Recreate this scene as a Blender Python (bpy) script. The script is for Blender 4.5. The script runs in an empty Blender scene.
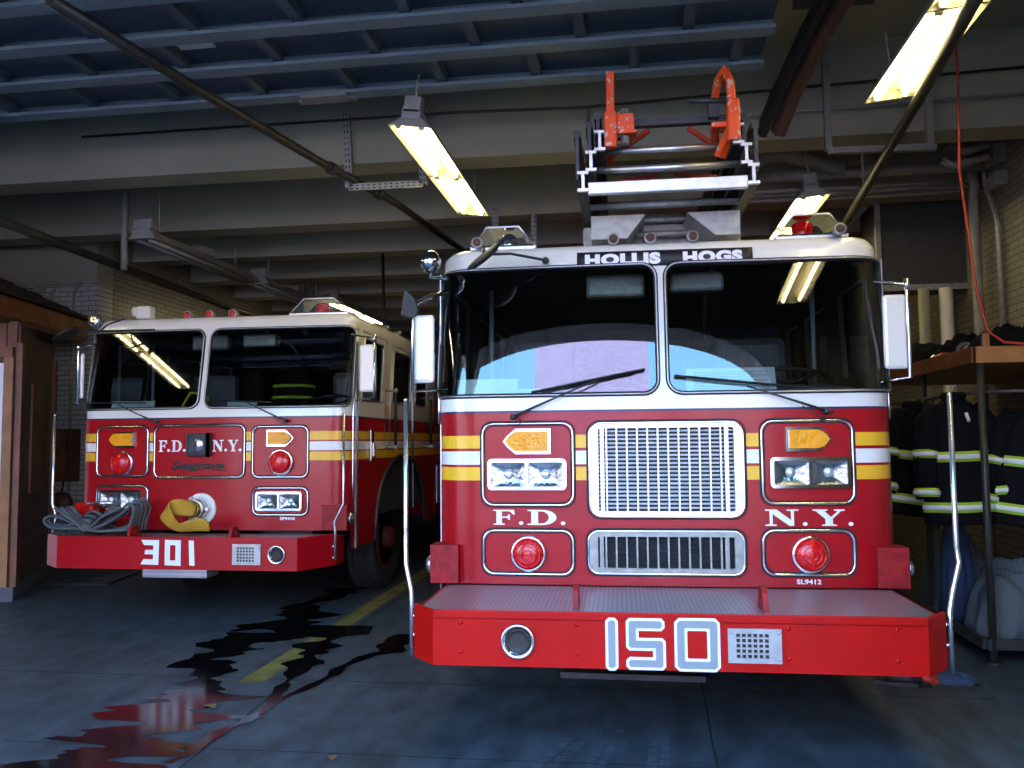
import bpy, bmesh, math, random
from mathutils import Vector, Matrix
from mathutils.geometry import delaunay_2d_cdt
random.seed(7)
SC = bpy.context.scene
C = SC.collection
PI = math.pi
# ------------------------------------------------------------------ camera
YAW, PITCH, ROLL, F, H = .1446, .0682, -.0088, 846.345, 1.491
cy, sy = math.cos(YAW), math.sin(YAW)
fw = Vector((-sy*math.cos(PITCH), cy*math.cos(PITCH), math.sin(PITCH)))
r0 = Vector((cy, sy, 0)); u0 = r0.cross(fw)
rr_ = r0*math.cos(ROLL)+u0*math.sin(ROLL); uu_ = -r0*math.sin(ROLL)+u0*math.cos(ROLL)
cam = bpy.data.cameras.new('camera'); cam.sensor_width = 36; cam.lens = F*36/1024; cam.clip_end = 300
co = bpy.data.objects.new('camera', cam); C.objects.link(co)
co.matrix_world = Matrix(((rr_.x, uu_.x, -fw.x, 0), (rr_.y, uu_.y, -fw.y, 0), (rr_.z, uu_.z, -fw.z, H), (0, 0, 0, 1)))
SC.camera = co
# ------------------------------------------------------------------ materials
def nt(name):
    m = bpy.data.materials.new(name); m.use_nodes = True
    n = m.node_tree; b = n.nodes['Principled BSDF']
    return m, n, b
def mat(name, col, rough=.5, metal=0., coat=0., bump=0., bscale=30., var=0., vscale=8., spec=.5):
    m, n, b = nt(name)
    b.inputs['Base Color'].default_value = (*col, 1)
    b.inputs['Roughness'].default_value = rough
    b.inputs['Metallic'].default_value = metal
    b.inputs['Coat Weight'].default_value = coat
    b.inputs['Coat Roughness'].default_value = .06
    b.inputs['Specular IOR Level'].default_value = spec
    tc = n.nodes.new('ShaderNodeTexCoord')
    if var:
        t = n.nodes.new('ShaderNodeTexNoise'); t.inputs['Scale'].default_value = vscale; t.inputs['Detail'].default_value = 6
        n.links.new(tc.outputs['Object'], t.inputs['Vector'])
        r = n.nodes.new('ShaderNodeValToRGB')
        r.color_ramp.elements[0].position = .3; r.color_ramp.elements[1].position = .7
        r.color_ramp.elements[0].color = (*[max(0, c*(1-var)) for c in col], 1)
        r.color_ramp.elements[1].color = (*[min(1, c*(1+var)) for c in col], 1)
        n.links.new(t.outputs['Fac'], r.inputs['Fac']); n.links.new(r.outputs['Color'], b.inputs['Base Color'])
    if bump:
        t = n.nodes.new('ShaderNodeTexNoise'); t.inputs['Scale'].default_value = bscale; t.inputs['Detail'].default_value = 4
        n.links.new(tc.outputs['Object'], t.inputs['Vector'])
        bp = n.nodes.new('ShaderNodeBump'); bp.inputs['Strength'].default_value = bump; bp.inputs['Distance'].default_value = .02
        n.links.new(t.outputs['Fac'], bp.inputs['Height']); n.links.new(bp.outputs['Normal'], b.inputs['Normal'])
    return m
def emis(name, col, s):
    m, n, b = nt(name)
    b.inputs['Base Color'].default_value = (*col, 1)
    b.inputs['Emission Color'].default_value = (*col, 1); b.inputs['Emission Strength'].default_value = s
    return m
def glass(name, tint, fres=1.5, rough=0.):
    m = bpy.data.materials.new(name); m.use_nodes = True; n = m.node_tree; n.nodes.clear()
    o = n.nodes.new('ShaderNodeOutputMaterial'); mx = n.nodes.new('ShaderNodeMixShader')
    t = n.nodes.new('ShaderNodeBsdfTransparent'); g = n.nodes.new('ShaderNodeBsdfGlossy'); fr = n.nodes.new('ShaderNodeFresnel')
    t.inputs['Color'].default_value = (*tint, 1); g.inputs['Roughness'].default_value = rough
    fr.inputs['IOR'].default_value = fres
    n.links.new(fr.outputs[0], mx.inputs[0]); n.links.new(t.outputs[0], mx.inputs[1]); n.links.new(g.outputs[0], mx.inputs[2])
    n.links.new(mx.outputs[0], o.inputs['Surface'])
    return m
RED = (.41, .004, .009)
def band_paint(name, base, bands, axis='Z', rough=.3, coat=.18):
    """paint with horizontal bands at object heights: [(z0,z1,colour)]"""
    m, n, b = nt(name)
    b.inputs['Roughness'].default_value = rough; b.inputs['Coat Weight'].default_value = coat; b.inputs['Coat Roughness'].default_value = .05; b.inputs['Specular IOR Level'].default_value = .3
    tc = n.nodes.new('ShaderNodeTexCoord'); sp = n.nodes.new('ShaderNodeSeparateXYZ'); n.links.new(tc.outputs['Object'], sp.inputs[0])
    ns = n.nodes.new('ShaderNodeTexNoise'); ns.inputs['Scale'].default_value = 2.2; ns.inputs['Detail'].default_value = 5
    n.links.new(tc.outputs['Object'], ns.inputs['Vector'])
    rp = n.nodes.new('ShaderNodeValToRGB'); n.links.new(ns.outputs['Fac'], rp.inputs['Fac'])
    rp.color_ramp.elements[0].position = .35; rp.color_ramp.elements[1].position = .75
    rp.color_ramp.elements[0].color = (*[c*.88 for c in base], 1)
    rp.color_ramp.elements[1].color = (*[min(1, c*1.05+.006) for c in base], 1)
    cur = rp.outputs['Color']
    for z0, z1, col in bands:
        a = n.nodes.new('ShaderNodeMath'); a.operation = 'GREATER_THAN'; a.inputs[1].default_value = z0; n.links.new(sp.outputs[axis], a.inputs[0])
        c = n.nodes.new('ShaderNodeMath'); c.operation = 'LESS_THAN'; c.inputs[1].default_value = z1; n.links.new(sp.outputs[axis], c.inputs[0])
        k = n.nodes.new('ShaderNodeMath'); k.operation = 'MULTIPLY'; n.links.new(a.outputs[0], k.inputs[0]); n.links.new(c.outputs[0], k.inputs[1])
        mx = n.nodes.new('ShaderNodeMix'); mx.data_type = 'RGBA'
        n.links.new(k.outputs[0], mx.inputs[0]); n.links.new(cur, mx.inputs[6]); mx.inputs[7].default_value = (*col, 1)
        cur = mx.outputs[2]
    n.links.new(cur, b.inputs['Base Color'])
    # small chips and dust bump
    return m
def brick(name, axis, c1, c2, mortar, w=.2, h=.0625):
    m, n, b = nt(name)
    tc = n.nodes.new('ShaderNodeTexCoord'); sp = n.nodes.new('ShaderNodeSeparateXYZ'); cb = n.nodes.new('ShaderNodeCombineXYZ')
    n.links.new(tc.outputs['Object'], sp.inputs[0]); n.links.new(sp.outputs[axis], cb.inputs[0]); n.links.new(sp.outputs['Z'], cb.inputs[1])
    t = n.nodes.new('ShaderNodeTexBrick'); t.inputs['Scale'].default_value = 1
    t.inputs['Brick Width'].default_value = w; t.inputs['Row Height'].default_value = h; t.inputs['Mortar Size'].default_value = .0045
    t.inputs['Color1'].default_value = (*c1, 1); t.inputs['Color2'].default_value = (*c2, 1); t.inputs['Mortar'].default_value = (*mortar, 1)
    n.links.new(cb.outputs[0], t.inputs['Vector']); n.links.new(t.outputs['Color'], b.inputs['Base Color'])
    bp = n.nodes.new('ShaderNodeBump'); bp.inputs['Strength'].default_value = .5; bp.inputs['Distance'].default_value = .006; bp.invert = True
    n.links.new(t.outputs['Fac'], bp.inputs['Height']); n.links.new(bp.outputs[0], b.inputs['Normal'])
    b.inputs['Roughness'].default_value = .35
    return m
M = dict(
 chrome=mat('chrome', (.78, .79, .8), .12, 1.), brushed=mat('brushed', (.6, .61, .62), .32, 1., bump=.1, bscale=120),
 alu=mat('aluminium', (.62, .62, .62), .4, 1., var=.15, vscale=14), darksteel=mat('dark_steel', (.06, .065, .07), .5, .6, var=.2),
 black=mat('black_rubber', (.012, .012, .013), .55), blackgloss=mat('black_gloss', (.01, .01, .012), .2, coat=.5),
 white=mat('white_paint', (.85, .83, .76), .25, coat=.6, var=.03, vscale=3), red=mat('red_paint', RED, .32, coat=.15, spec=.3, var=.08, vscale=3),
 bump_red=mat('bright_red_paint', (.46, .003, .001), .45, coat=.08, spec=.2, var=.08, vscale=5), wornred=mat('worn_red', (.3, .012, .014), .5, var=.3, vscale=20, bump=.2, spec=.25),
 amber=mat('amber_lens', (1., .38, .01), .3, coat=.2, var=.08, vscale=40, spec=.3, bump=.7, bscale=28), redlens=mat('red_lens', (.66, .008, .01), .2, coat=.3, var=.3, vscale=30),
 clearlens=mat('clear_lens', (.5, .53, .56), .08, .85, bump=.15, bscale=45), sticker=mat('white_lettering', (.86, .86, .88), .4),
 reflgrey=mat('reflective_grey', (.26, .29, .31), .35), interior=mat('cab_interior', (.03, .032, .035), .7), seat=mat('seat_vinyl', (.1, .11, .12), .5, var=.2),
 facadeA=mat('lavender_render', (.4, .36, .6), .9), tyre=mat('tyre', (.02, .02, .021), .8, bump=.2, bscale=40), paper=mat('paper', (.8, .84, .82), .7, var=.05, vscale=30),
 grey=mat('grey_paint', (.3, .3, .28), .5, var=.1), galv=mat('galvanised', (.34, .34, .31), .5, .4, var=.2, vscale=20),
 concrete_paint=mat('beam_paint', (.36, .35, .26), .6, var=.1, vscale=1.4, bump=.05), orange=mat('orange_paint', (.85, .1, .012), .4, var=.2, vscale=14),
 door=mat('door_paint', (.21, .28, .32), .45, var=.1, vscale=3), doorpanel=mat('door_panel', (.1, .13, .165), .55, var=.1, vscale=3),
 rust=mat('rusty_brown', (.1, .045, .03), .7, var=.3), pipe=mat('pipe_paint', (.3, .29, .25), .5, var=.15), darkpipe=mat('dark_pipe', (.045, .042, .035), .45, .3, var=.3, vscale=12),
 tubeglow=emis('fluorescent_tube', (1., .87, .46), 17.), reflector=mat('reflector_enamel', (.5, .46, .32), .45),
 wood=mat('stained_wood', (.2, .062, .02), .5, var=.35, vscale=6), lightwood=mat('light_wood', (.36, .16, .05), .5, var=.2, vscale=9),
 darkwood=mat('dark_wood', (.1, .04, .018), .55, var=.3, vscale=8), shingle=mat('shingle', (.035, .018, .015), .85, var=.4, vscale=30, bump=.4),
 coat=mat('turnout_fabric', (.005, .005, .007), .9, bump=.6, bscale=14, spec=.15), lime=mat('lime_tape', (.42, .62, .04), .6), silver=mat('silver_tape', (.8, .84, .84), .45),
 hosegrey=mat('hose_jacket', (.1, .108, .115), .8, bump=.4, bscale=90, var=.25), hoseyellow=mat('yellow_hose', (.5, .27, .02), .75, bump=.3, bscale=90, var=.15),
 cordred=mat('red_cord', (.5, .05, .02), .5), bluecloth=mat('blue_cloth', (.03, .06, .13), .85, bump=.4), greycloth=mat('grey_cloth', (.1, .115, .13), .85, bump=.5, bscale=12),
 yellow=mat('yellow_plastic', (.75, .6, .03), .5), brass=mat('brass', (.6, .42, .15), .3, 1.), gold=mat('gold_yellow_tape', (.8, .42, .02), .4),
)
M['polish'] = mat('polished_tube', (.7, .71, .73), .22, .9)
M['darkred'] = mat('dark_red_wheel', (.12, .006, .008), .5)
M['galvbright'] = mat('worn_plate', (.42, .43, .43), .4, .6, var=.15, vscale=18)
M['horndark'] = mat('horn_inside', (.025, .018, .016), .6)
def chipped(name, base, chip):
    m, n, b = nt(name); tc = n.nodes.new('ShaderNodeTexCoord'); t = n.nodes.new('ShaderNodeTexNoise'); t.inputs['Scale'].default_value = 26; t.inputs['Detail'].default_value = 5
    n.links.new(tc.outputs['Object'], t.inputs[0]); r = n.nodes.new('ShaderNodeValToRGB'); n.links.new(t.outputs[0], r.inputs[0]); b.inputs['Roughness'].default_value = .45
    r.color_ramp.elements[0].position = .56; r.color_ramp.elements[0].color = (*base, 1); r.color_ramp.elements[1].position = .6; r.color_ramp.elements[1].color = (*chip, 1)
    n.links.new(r.outputs[0], b.inputs['Base Color']); return m
M['orange'] = chipped('chipped_orange', (.85, .085, .01), (.62, .5, .42))
def chk(name, c1, c2, sc):
    m, n, b = nt(name); tc = n.nodes.new('ShaderNodeTexCoord'); t = n.nodes.new('ShaderNodeTexChecker'); t.inputs['Scale'].default_value = sc
    mp = n.nodes.new('ShaderNodeMapping'); mp.inputs['Rotation'].default_value = (0, 0, PI/4)
    n.links.new(tc.outputs['Object'], mp.inputs[0]); n.links.new(mp.outputs[0], t.inputs[0])
    t.inputs[1].default_value = (*c1, 1); t.inputs[2].default_value = (*c2, 1); n.links.new(t.outputs[0], b.inputs['Base Color'])
    bp = n.nodes.new('ShaderNodeBump'); bp.inputs['Strength'].default_value = .6; bp.inputs['Distance'].default_value = .004
    n.links.new(t.outputs[1], bp.inputs['Height']); n.links.new(bp.outputs[0], b.inputs['Normal'])
    b.inputs['Metallic'].default_value = .75; b.inputs['Roughness'].default_value = .38
    return m
M['tread'] = chk('tread_plate', (.36, .33, .38), (.52, .5, .55), 62)
M['wsglass'] = glass('windscreen_glass', (.58, .68, .67), 2.05)
M['sideglass'] = glass('side_glass', (.4, .46, .46), 1.5)
M['clearglass'] = glass('clear_plastic', (.86, .88, .88), 1.15)
# ------------------------------------------------------------------ mesh builder
class MB:
    def __init__(s): s.bm = bmesh.new(); s.mi = 0; s.n = 0; s.sm = []
    def _done(s, faces, smooth=False):
        for f in faces: f.material_index = s.mi; f.smooth = smooth
    def quad(s, *p):
        f = s.bm.faces.new([s.bm.verts.new(q) for q in p]); s._done([f]); return s
    def box(s, x0, x1, y0, y1, z0, z1, bv=0., T=None):
        x0, x1 = min(x0, x1), max(x0, x1); y0, y1 = min(y0, y1), max(y0, y1); z0, z1 = min(z0, z1), max(z0, z1)
        v = [s.bm.verts.new((x, y, z)) for x in (x0, x1) for y in (y0, y1) for z in (z0, z1)]
        F_ = [(0, 1, 3, 2), (4, 6, 7, 5), (0, 4, 5, 1), (2, 3, 7, 6), (0, 2, 6, 4), (1, 5, 7, 3)]
        fs = [s.bm.faces.new([v[i] for i in f]) for f in F_]; s._done(fs)
        if bv > 0:
            es = list({e for f in fs for e in f.edges})
            r = bmesh.ops.bevel(s.bm, geom=es, offset=bv, segments=2, profile=.5, affect='EDGES')
            vs = set(r['verts']) | {w for f in r['faces'] for w in f.verts}
            s._done(r['faces'], False)
            allv = set(vs)
            for w in vs:
                for f in w.link_faces: allv.update(f.verts)
            v = [w for w in allv if w.is_valid]
        if T is not None:
            for w in v: w.co = T @ w.co
        return s
    def beam(s, a, b, w, h, up=(0, 0, 1), bv=0.):
        a, b = Vector(a), Vector(b); d = b-a; L = d.length; d.normalize(); u = Vector(up)
        x = d.cross(u)
        if x.length < 1e-4: x = d.cross(Vector((1, 0, 0)))
        x.normalize(); z = x.cross(d)
        T = Matrix(((x.x, d.x, z.x, a.x), (x.y, d.y, z.y, a.y), (x.z, d.z, z.z, a.z), (0, 0, 0, 1)))
        return s.box(-w/2, w/2, 0, L, -h/2, h/2, bv, T)
    def tube(s, pts, r, seg=10, closed=False, caps=True, flat=1., flatv=None):
        pts = [Vector(p) for p in pts]; n = len(pts); R = r if hasattr(r, '__len__') else [r]*n
        rings = []; prev = None
        for i, p in enumerate(pts):
            a = pts[(i-1) % n] if (closed or i > 0) else p; b = pts[(i+1) % n] if (closed or i < n-1) else p
            t = (b-a); t = t.normalized() if t.length > 1e-9 else Vector((0, 0, 1))
            if prev is None:
                nx = Vector(flatv) if flatv else (Vector((0, 0, 1)) if abs(t.z) < .9 else Vector((1, 0, 0)))
            else: nx = prev
            nx = (nx-t*nx.dot(t))
            nx = nx.normalized() if nx.length > 1e-6 else t.orthogonal().normalized()
            prev = nx; ny = t.cross(nx)
            rings.append([s.bm.verts.new(p+nx*(R[i]*math.cos(2*PI*k/seg)*flat)+ny*(R[i]*math.sin(2*PI*k/seg))) for k in range(seg)])
        fs = []
        for i in range(n if closed else n-1):
            A, B = rings[i], rings[(i+1) % n]
            for k in range(seg):
                fs.append(s.bm.faces.new((A[k], A[(k+1) % seg], B[(k+1) % seg], B[k])))
        s._done(fs, True)
        if caps and not closed:
            s._done([s.bm.faces.new(rings[0][::-1]), s.bm.faces.new(rings[-1])])
        return s
    def lathe(s, prof, o=(0, 0, 0), axis=(0, 0, 1), seg=24, cap=True, arc=1.):
        o = Vector(o); a = Vector(axis).normalized(); x = a.orthogonal().normalized(); y = a.cross(x)
        rings = [[s.bm.verts.new(o+a*h+(x*math.cos(2*PI*k/seg)+y*math.sin(2*PI*k/seg))*r) for k in range(seg)] for r, h in prof]
        fs = []
        for A, B in zip(rings, rings[1:]):
            for k in range(seg): fs.append(s.bm.faces.new((A[k], A[(k+1) % seg], B[(k+1) % seg], B[k])))
        s._done(fs, True)
        if cap:
            if prof[0][0] > 1e-4: s._done([s.bm.faces.new(rings[0][::-1])])
            if prof[-1][0] > 1e-4: s._done([s.bm.faces.new(rings[-1])])
        return s
    def ball(s, c, r, sc=(1, 1, 1), seg=16):
        res = bmesh.ops.create_uvsphere(s.bm, u_segments=seg, v_segments=seg//2+2, radius=r)
        for v in res['verts']: v.co = Vector((v.co.x*sc[0], v.co.y*sc[1], v.co.z*sc[2]))+Vector(c)
        s._done({f for v in res['verts'] for f in v.link_faces}, True); return s
    def prism(s, poly, fn, d):
        """poly 2D, fn(u,v,off)->3D, thick d"""
        A = [s.bm.verts.new(fn(u, v, 0)) for u, v in poly]; B = [s.bm.verts.new(fn(u, v, d)) for u, v in poly]; n = len(poly)
        fs = [s.bm.faces.new(A[::-1]), s.bm.faces.new(B)]+[s.bm.faces.new((A[i], A[(i+1) % n], B[(i+1) % n], B[i])) for i in range(n)]
        s._done(fs); return s
    def sheet(s, outer, holes, fn, step=.08, smooth=True, thick=0.):
        vs, fs = region(outer, holes, step)
        V = [s.bm.verts.new(fn(u, v, 0)) for u, v in vs]
        out = [s.bm.faces.new([V[i] for i in f]) for f in fs]
        if thick:
            W = [s.bm.verts.new(fn(u, v, thick)) for u, v in vs]
            out += [s.bm.faces.new([W[i] for i in f][::-1]) for f in fs]
            cnt = {}
            for f in fs:
                for a, b in zip(f, list(f[1:])+[f[0]]):
                    cnt[(a, b)] = 1
            for (a, b) in cnt:
                if (b, a) not in cnt: out.append(s.bm.faces.new((V[b], V[a], W[a], W[b])))
        s._done(out, smooth); return s
    def build(s, name, m, parent=None, loc=None, recalc=True):
        if recalc: bmesh.ops.recalc_face_normals(s.bm, faces=s.bm.faces)
        me = bpy.data.meshes.new(name); s.bm.to_mesh(me); s.bm.free()
        for q in (m if isinstance(m, (list, tuple)) else [m]): me.materials.append(M[q] if isinstance(q, str) else q)
        o = bpy.data.objects.new(name, me); C.objects.link(o)
        if parent is not None: o.parent = parent
        if loc is not None: o.location = loc
        return o
def inpoly(x, y, P):
    r = False; j = len(P)-1
    for i in range(len(P)):
        xi, yi = P[i]; xj, yj = P[j]
        if (yi > y) != (yj > y) and x < (xj-xi)*(y-yi)/(yj-yi)+xi: r = not r
        j = i
    return r
def region(outer, holes, step):
    pts = []; edges = []
    if step:
        o2 = []
        for a, c in zip(outer, list(outer[1:])+[outer[0]]):
            k = max(1, int(math.hypot(c[0]-a[0], c[1]-a[1])/step)); o2 += [(a[0]+(c[0]-a[0])*i/k, a[1]+(c[1]-a[1])*i/k) for i in range(k)]
        outer = o2
    for L in [outer]+list(holes):
        b = len(pts); pts += [Vector(p) for p in L]; edges += [(b+i, b+(i+1) % len(L)) for i in range(len(L))]
    xs = [p[0] for p in outer]; ys = [p[1] for p in outer]
    if step:
        x = min(xs)+step
        while x < max(xs):
            y = min(ys)+step
            while y < max(ys):
                if inpoly(x, y, outer) and not any(inpoly(x, y, h) for h in holes): pts.append(Vector((x, y)))
                y += step
            x += step
    v, e, f, *_ = delaunay_2d_cdt(pts, edges, [], 0, 1e-5)
    out = []
    for t in f:
        cx = sum(v[i][0] for i in t)/len(t); cz = sum(v[i][1] for i in t)/len(t)
        if inpoly(cx, cz, outer) and not any(inpoly(cx, cz, h) for h in holes): out.append(list(t))
    return [(q[0], q[1]) for q in v], out
def rrect(x0, x1, z0, z1, r, n=6, dens=0):
    P = []
    for cx, cz, a in ((x1-r, z1-r, 0), (x0+r, z1-r, 90), (x0+r, z0+r, 180), (x1-r, z0+r, 270)):
        for k in range(n+1):
            t = math.radians(a+90*k/n); P.append((cx+r*math.cos(t), cz+r*math.sin(t)))
    if dens:
        Q = []
        for a, b in zip(P, P[1:]+P[:1]):
            L = math.hypot(b[0]-a[0], b[1]-a[1]); k = max(1, int(L/dens))
            Q += [(a[0]+(b[0]-a[0])*i/k, a[1]+(b[1]-a[1])*i/k) for i in range(k)]
        P = Q
    return P
def circ(cx, cz, r, n=24, rz=None): return [(cx+r*math.cos(2*PI*k/n), cz+(rz or r)*math.sin(2*PI*k/n)) for k in range(n)]
def empty(name, loc=(0, 0, 0), rz=0., label=None, cat=None, group=None):
    o = bpy.data.objects.new(name, None); C.objects.link(o); o.location = loc; o.rotation_euler = (0, 0, rz); o.empty_display_size = .1
    return tag(o, label, cat, group) if label else o
def tag(o, label, cat, group=None):
    o['label'] = label; o['category'] = cat
    if group: o['group'] = group
    return o
def lab(o, label): o['label'] = label; return o
def struct(o): o['kind'] = 'structure'; return o
def smoothed(o, n=1):
    md = o.modifiers.new('sub', 'SUBSURF'); md.levels = md.render_levels = n; return o
def copy_tree(o, parent=None):
    c = o.copy(); C.objects.link(c)
    if parent is not None: c.parent = parent
    for ch in list(o.children): copy_tree(ch, c)
    return c
def text2d(txt, h, bold=0., width=None, shear=0., spacing=1.):
    """outline faces of a text, height h (cap), left-bottom at 0,0; returns verts, faces"""
    cu = bpy.data.curves.new('t', 'FONT'); cu.body = txt; cu.size = 1; cu.offset = bold; cu.shear = shear; cu.space_character = spacing; cu.resolution_u = 4
    o = bpy.data.objects.new('t', cu); C.objects.link(o)
    me = bpy.data.meshes.new_from_object(o.evaluated_get(bpy.context.evaluated_depsgraph_get()))
    V = [(v.co.x, v.co.y) for v in me.vertices]; Fs = [list(p.vertices) for p in me.polygons]
    bpy.data.objects.remove(o); bpy.data.curves.remove(cu); bpy.data.meshes.remove(me)
    x0 = min(v[0] for v in V); x1 = max(v[0] for v in V); z0 = min(v[1] for v in V); z1 = max(v[1] for v in V)
    k = h/(z1-z0); kx = (width/(x1-x0)) if width else k
    return [((v[0]-x0)*kx, (v[1]-z0)*k) for v in V], Fs
def put_text(mb, td, fn, off=.003):
    V, Fs = td; vs = [mb.bm.verts.new(fn(u, v, off)) for u, v in V]; out = []
    for f in Fs:
        try: out.append(mb.bm.faces.new([vs[i] for i in f]))
        except ValueError: pass
    mb._done(out)
# serif letters as polygons in a 1 x 1 box
def serif(ch):
    if ch == 'F': return [[(0, 0), (.5, 0), (.5, .07), (.37, .09), (.37, .46), (.6, .46), (.66, .33), (.72, .33), (.72, .7), (.66, .7), (.6, .55), (.37, .55), (.37, .9), (.72, .9), (.86, .68), (.93, .68), (.9, 1), (0, 1), (0, .93), (.13, .91), (.13, .09), (0, .07)]], []
    if ch == 'D':
        o = [(0, 0), (.5, 0)]+[(.5+.48*math.sin(t), .5-.5*math.cos(t)) for t in [PI*k/14 for k in range(1, 14)]]+[(.5, 1), (0, 1), (0, .93), (.13, .91), (.13, .09), (0, .07)]
        i = [(.36, .1), (.48, .1)]+[(.48+.24*math.sin(t), .5-.4*math.cos(t)) for t in [PI*k/10 for k in range(1, 10)]]+[(.48, .9), (.36, .9)]
        return [o], [i]
    if ch == 'N': return [[(0, 0), (.34, 0), (.34, .07), (.22, .1), (.22, .72), (.72, 0), (.86, 0), (.86, .9), (1, .93), (1, 1), (.64, 1), (.64, .93), (.77, .9), (.77, .36), (.34, 1), (0, 1), (0, .93), (.13, .9), (.13, .1), (0, .07)]], []
    if ch == 'Y': return [[(.28, 0), (.74, 0), (.74, .07), (.62, .1), (.62, .44), (.88, .9), (1, .93), (1, 1), (.66, 1), (.66, .93), (.78, .9), (.57, .54), (.36, .9), (.46, .93), (.46, 1), (0, 1), (0, .93), (.1, .9), (.39, .42), (.39, .1), (.28, .07)]], []
    if ch == '.': return [circ(.5, .5, .5, 14)], []
def put_serif(mb, items, fn, off=.003):
    for ch, x0, z0, w, h in items:
        o, hs = serif(ch)
        for P in o:
            mb.sheet([(x0+u*w, z0+v*h) for u, v in P], [[(x0+u*w, z0+v*h) for u, v in Q] for Q in hs], lambda u, v, d: fn(u, v, off+d), 0, False)
def chamfer(P, c):
    n = len(P); a = sum(P[i][0]*P[(i+1) % n][1]-P[(i+1) % n][0]*P[i][1] for i in range(n)); out = []
    for i in range(n):
        p0, p, p1 = Vector(P[i-1]), Vector(P[i]), Vector(P[(i+1) % n]); d0 = (p-p0); d1 = (p1-p); cr = d0.x*d1.y-d0.y*d1.x
        if cr*a > 0: q = p-d0.normalized()*c; r = p+d1.normalized()*c; out += [(q.x, q.y), (r.x, r.y)]
        else: out.append((p.x, p.y))
    return out
def stroke_poly(pts, w):
    """thick polyline outline with mitred corners, closed list of points"""
    L = []; R = []
    P = [Vector(p) for p in pts]
    for i, p in enumerate(P):
        d0 = (p-P[i-1]).normalized() if i else (P[1]-p).normalized(); d1 = (P[i+1]-p).normalized() if i < len(P)-1 else d0
        n0 = Vector((-d0.y, d0.x)); n1 = Vector((-d1.y, d1.x)); m = (n0+n1).normalized(); k = w/2/max(.3, m.dot(n0))
        ext = Vector((0, 0))
        if i == 0: ext = -d1*w*.5
        if i == len(P)-1: ext = d0*w*.5
        L.append(p+m*k+ext); R.append(p-m*k+ext)
    return [(q.x, q.y) for q in L+R[::-1]]
# ------------------------------------------------------------------ fire trucks
class Skin:
    def __init__(s, W, rc, b, zb, tt, z1, R): s.W, s.rc, s.b, s.zb, s.tt, s.z1, s.R = W, rc, b, zb, tt, z1, R; s.sF = W-rc; s.sA = s.sF+rc*PI/2; s.yA = b+rc
    def sy(s, y): return s.sA+y-s.yA
    def __call__(s, q, z, off=0.):
        a = abs(q); sg = 1 if q >= 0 else -1
        if a <= s.sF: x = q; y = s.b*(q/s.sF)**2; n = Vector((2*s.b*q/s.sF**2, -1, 0)).normalized()
        elif a <= s.sA: t = (a-s.sF)/s.rc; x = sg*(s.sF+s.rc*math.sin(t)); y = s.b+s.rc*(1-math.cos(t)); n = Vector((sg*math.sin(t), -math.cos(t), 0))
        else: x = sg*s.W; y = s.yA+a-s.sA; n = Vector((sg, 0, 0))
        y += s.tt*max(0, z-s.zb)
        if z > s.z1: off -= s.R-math.sqrt(max(0, s.R**2-(z-s.z1)**2))
        return Vector((x, y, z))+n*off
def trim(S, T, loop, name, r=.008, closed=True, m=('chrome', 'black')):
    b = MB()
    P = [S(u, v, .003) for u, v in loop]
    b.tube(P, r, 6, closed)
    b.mi = 1
    # dark rubber either side
    cx = sum(p[0] for p in loop)/len(loop); cz = sum(p[1] for p in loop)/len(loop)
    w = max(p[0] for p in loop)-min(p[0] for p in loop); h = max(p[1] for p in loop)-min(p[1] for p in loop)
    for d in (r+.004, -r-.004):
        b.tube([S(cx+(u-cx)*(1+2*d/w), cz+(v-cz)*(1+2*d/h), .002) for u, v in loop], .004, 5, closed)
    return b.build(name, m, T)
def gasket(S, T, loop):
    b = MB(); b.tube([S(u, v, .004) for u, v in loop], .013, 6, True); b.mi = 1
    b.tube([S(u, v, .016) for u, v in loop], .0045, 5, True)
    return b.build('window_gasket', ['black', 'alu'], T)
def pt_y(y): return lambda u, v, d=0: Vector((u, y-d, v))
def lamp_rect(S, T, x0, x1, z0, z1):
    b = MB(); W = x1-x0
    o = rrect(x0, x1, z0, z1, .025, 4); xm = (x0+x1)/2; g = .012
    hs = [rrect(x0+g*1.6, xm-g*.7, z0+g*1.6, z1-g*1.6, .012, 3), rrect(xm+g*.7, x1-g*1.6, z0+g*1.6, z1-g*1.6, .012, 3)]
    b.sheet(o, hs, lambda u, v, d: S(u, v, .012+d), 0, False, .024)
    f = b.build('headlight_bezel', 'chrome', T)
    for hp in hs:
        ax = [p[0] for p in hp]; az = [p[1] for p in hp]; a0, a1, c0, c1 = min(ax), max(ax), min(az), max(az); am, cm = (a0+a1)/2, (c0+c1)/2
        l = MB(); n = 10
        def bowl(u, v, d): 
            k = max(abs(u-am)/(a1-am), abs(v-cm)/(c1-cm)); return S(u, v, .022-.017*(1-k*k))
        l.sheet([(a0, c0), (a1, c0), (a1, c1), (a0, c1)], [], bowl, .014, True)
        lo = l.build('headlamp', 'clearlens', T)
        k = MB(); k.ball(S(am, cm, .012), (c1-c0)*.2, (1, .5, 1), 12); k.build('bulb', mat_bulb, lo)
        g_ = MB(); g_.sheet([(a0, c0), (a1, c0), (a1, c1), (a0, c1)], [], lambda u, v, d: S(u, v, .024), 0, True); g_.build('lens', 'clearglass', lo)
    return f
mat_bulb = mat('bulb_glass', (.9, .9, .88), .1, .4, coat=1.)
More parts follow.
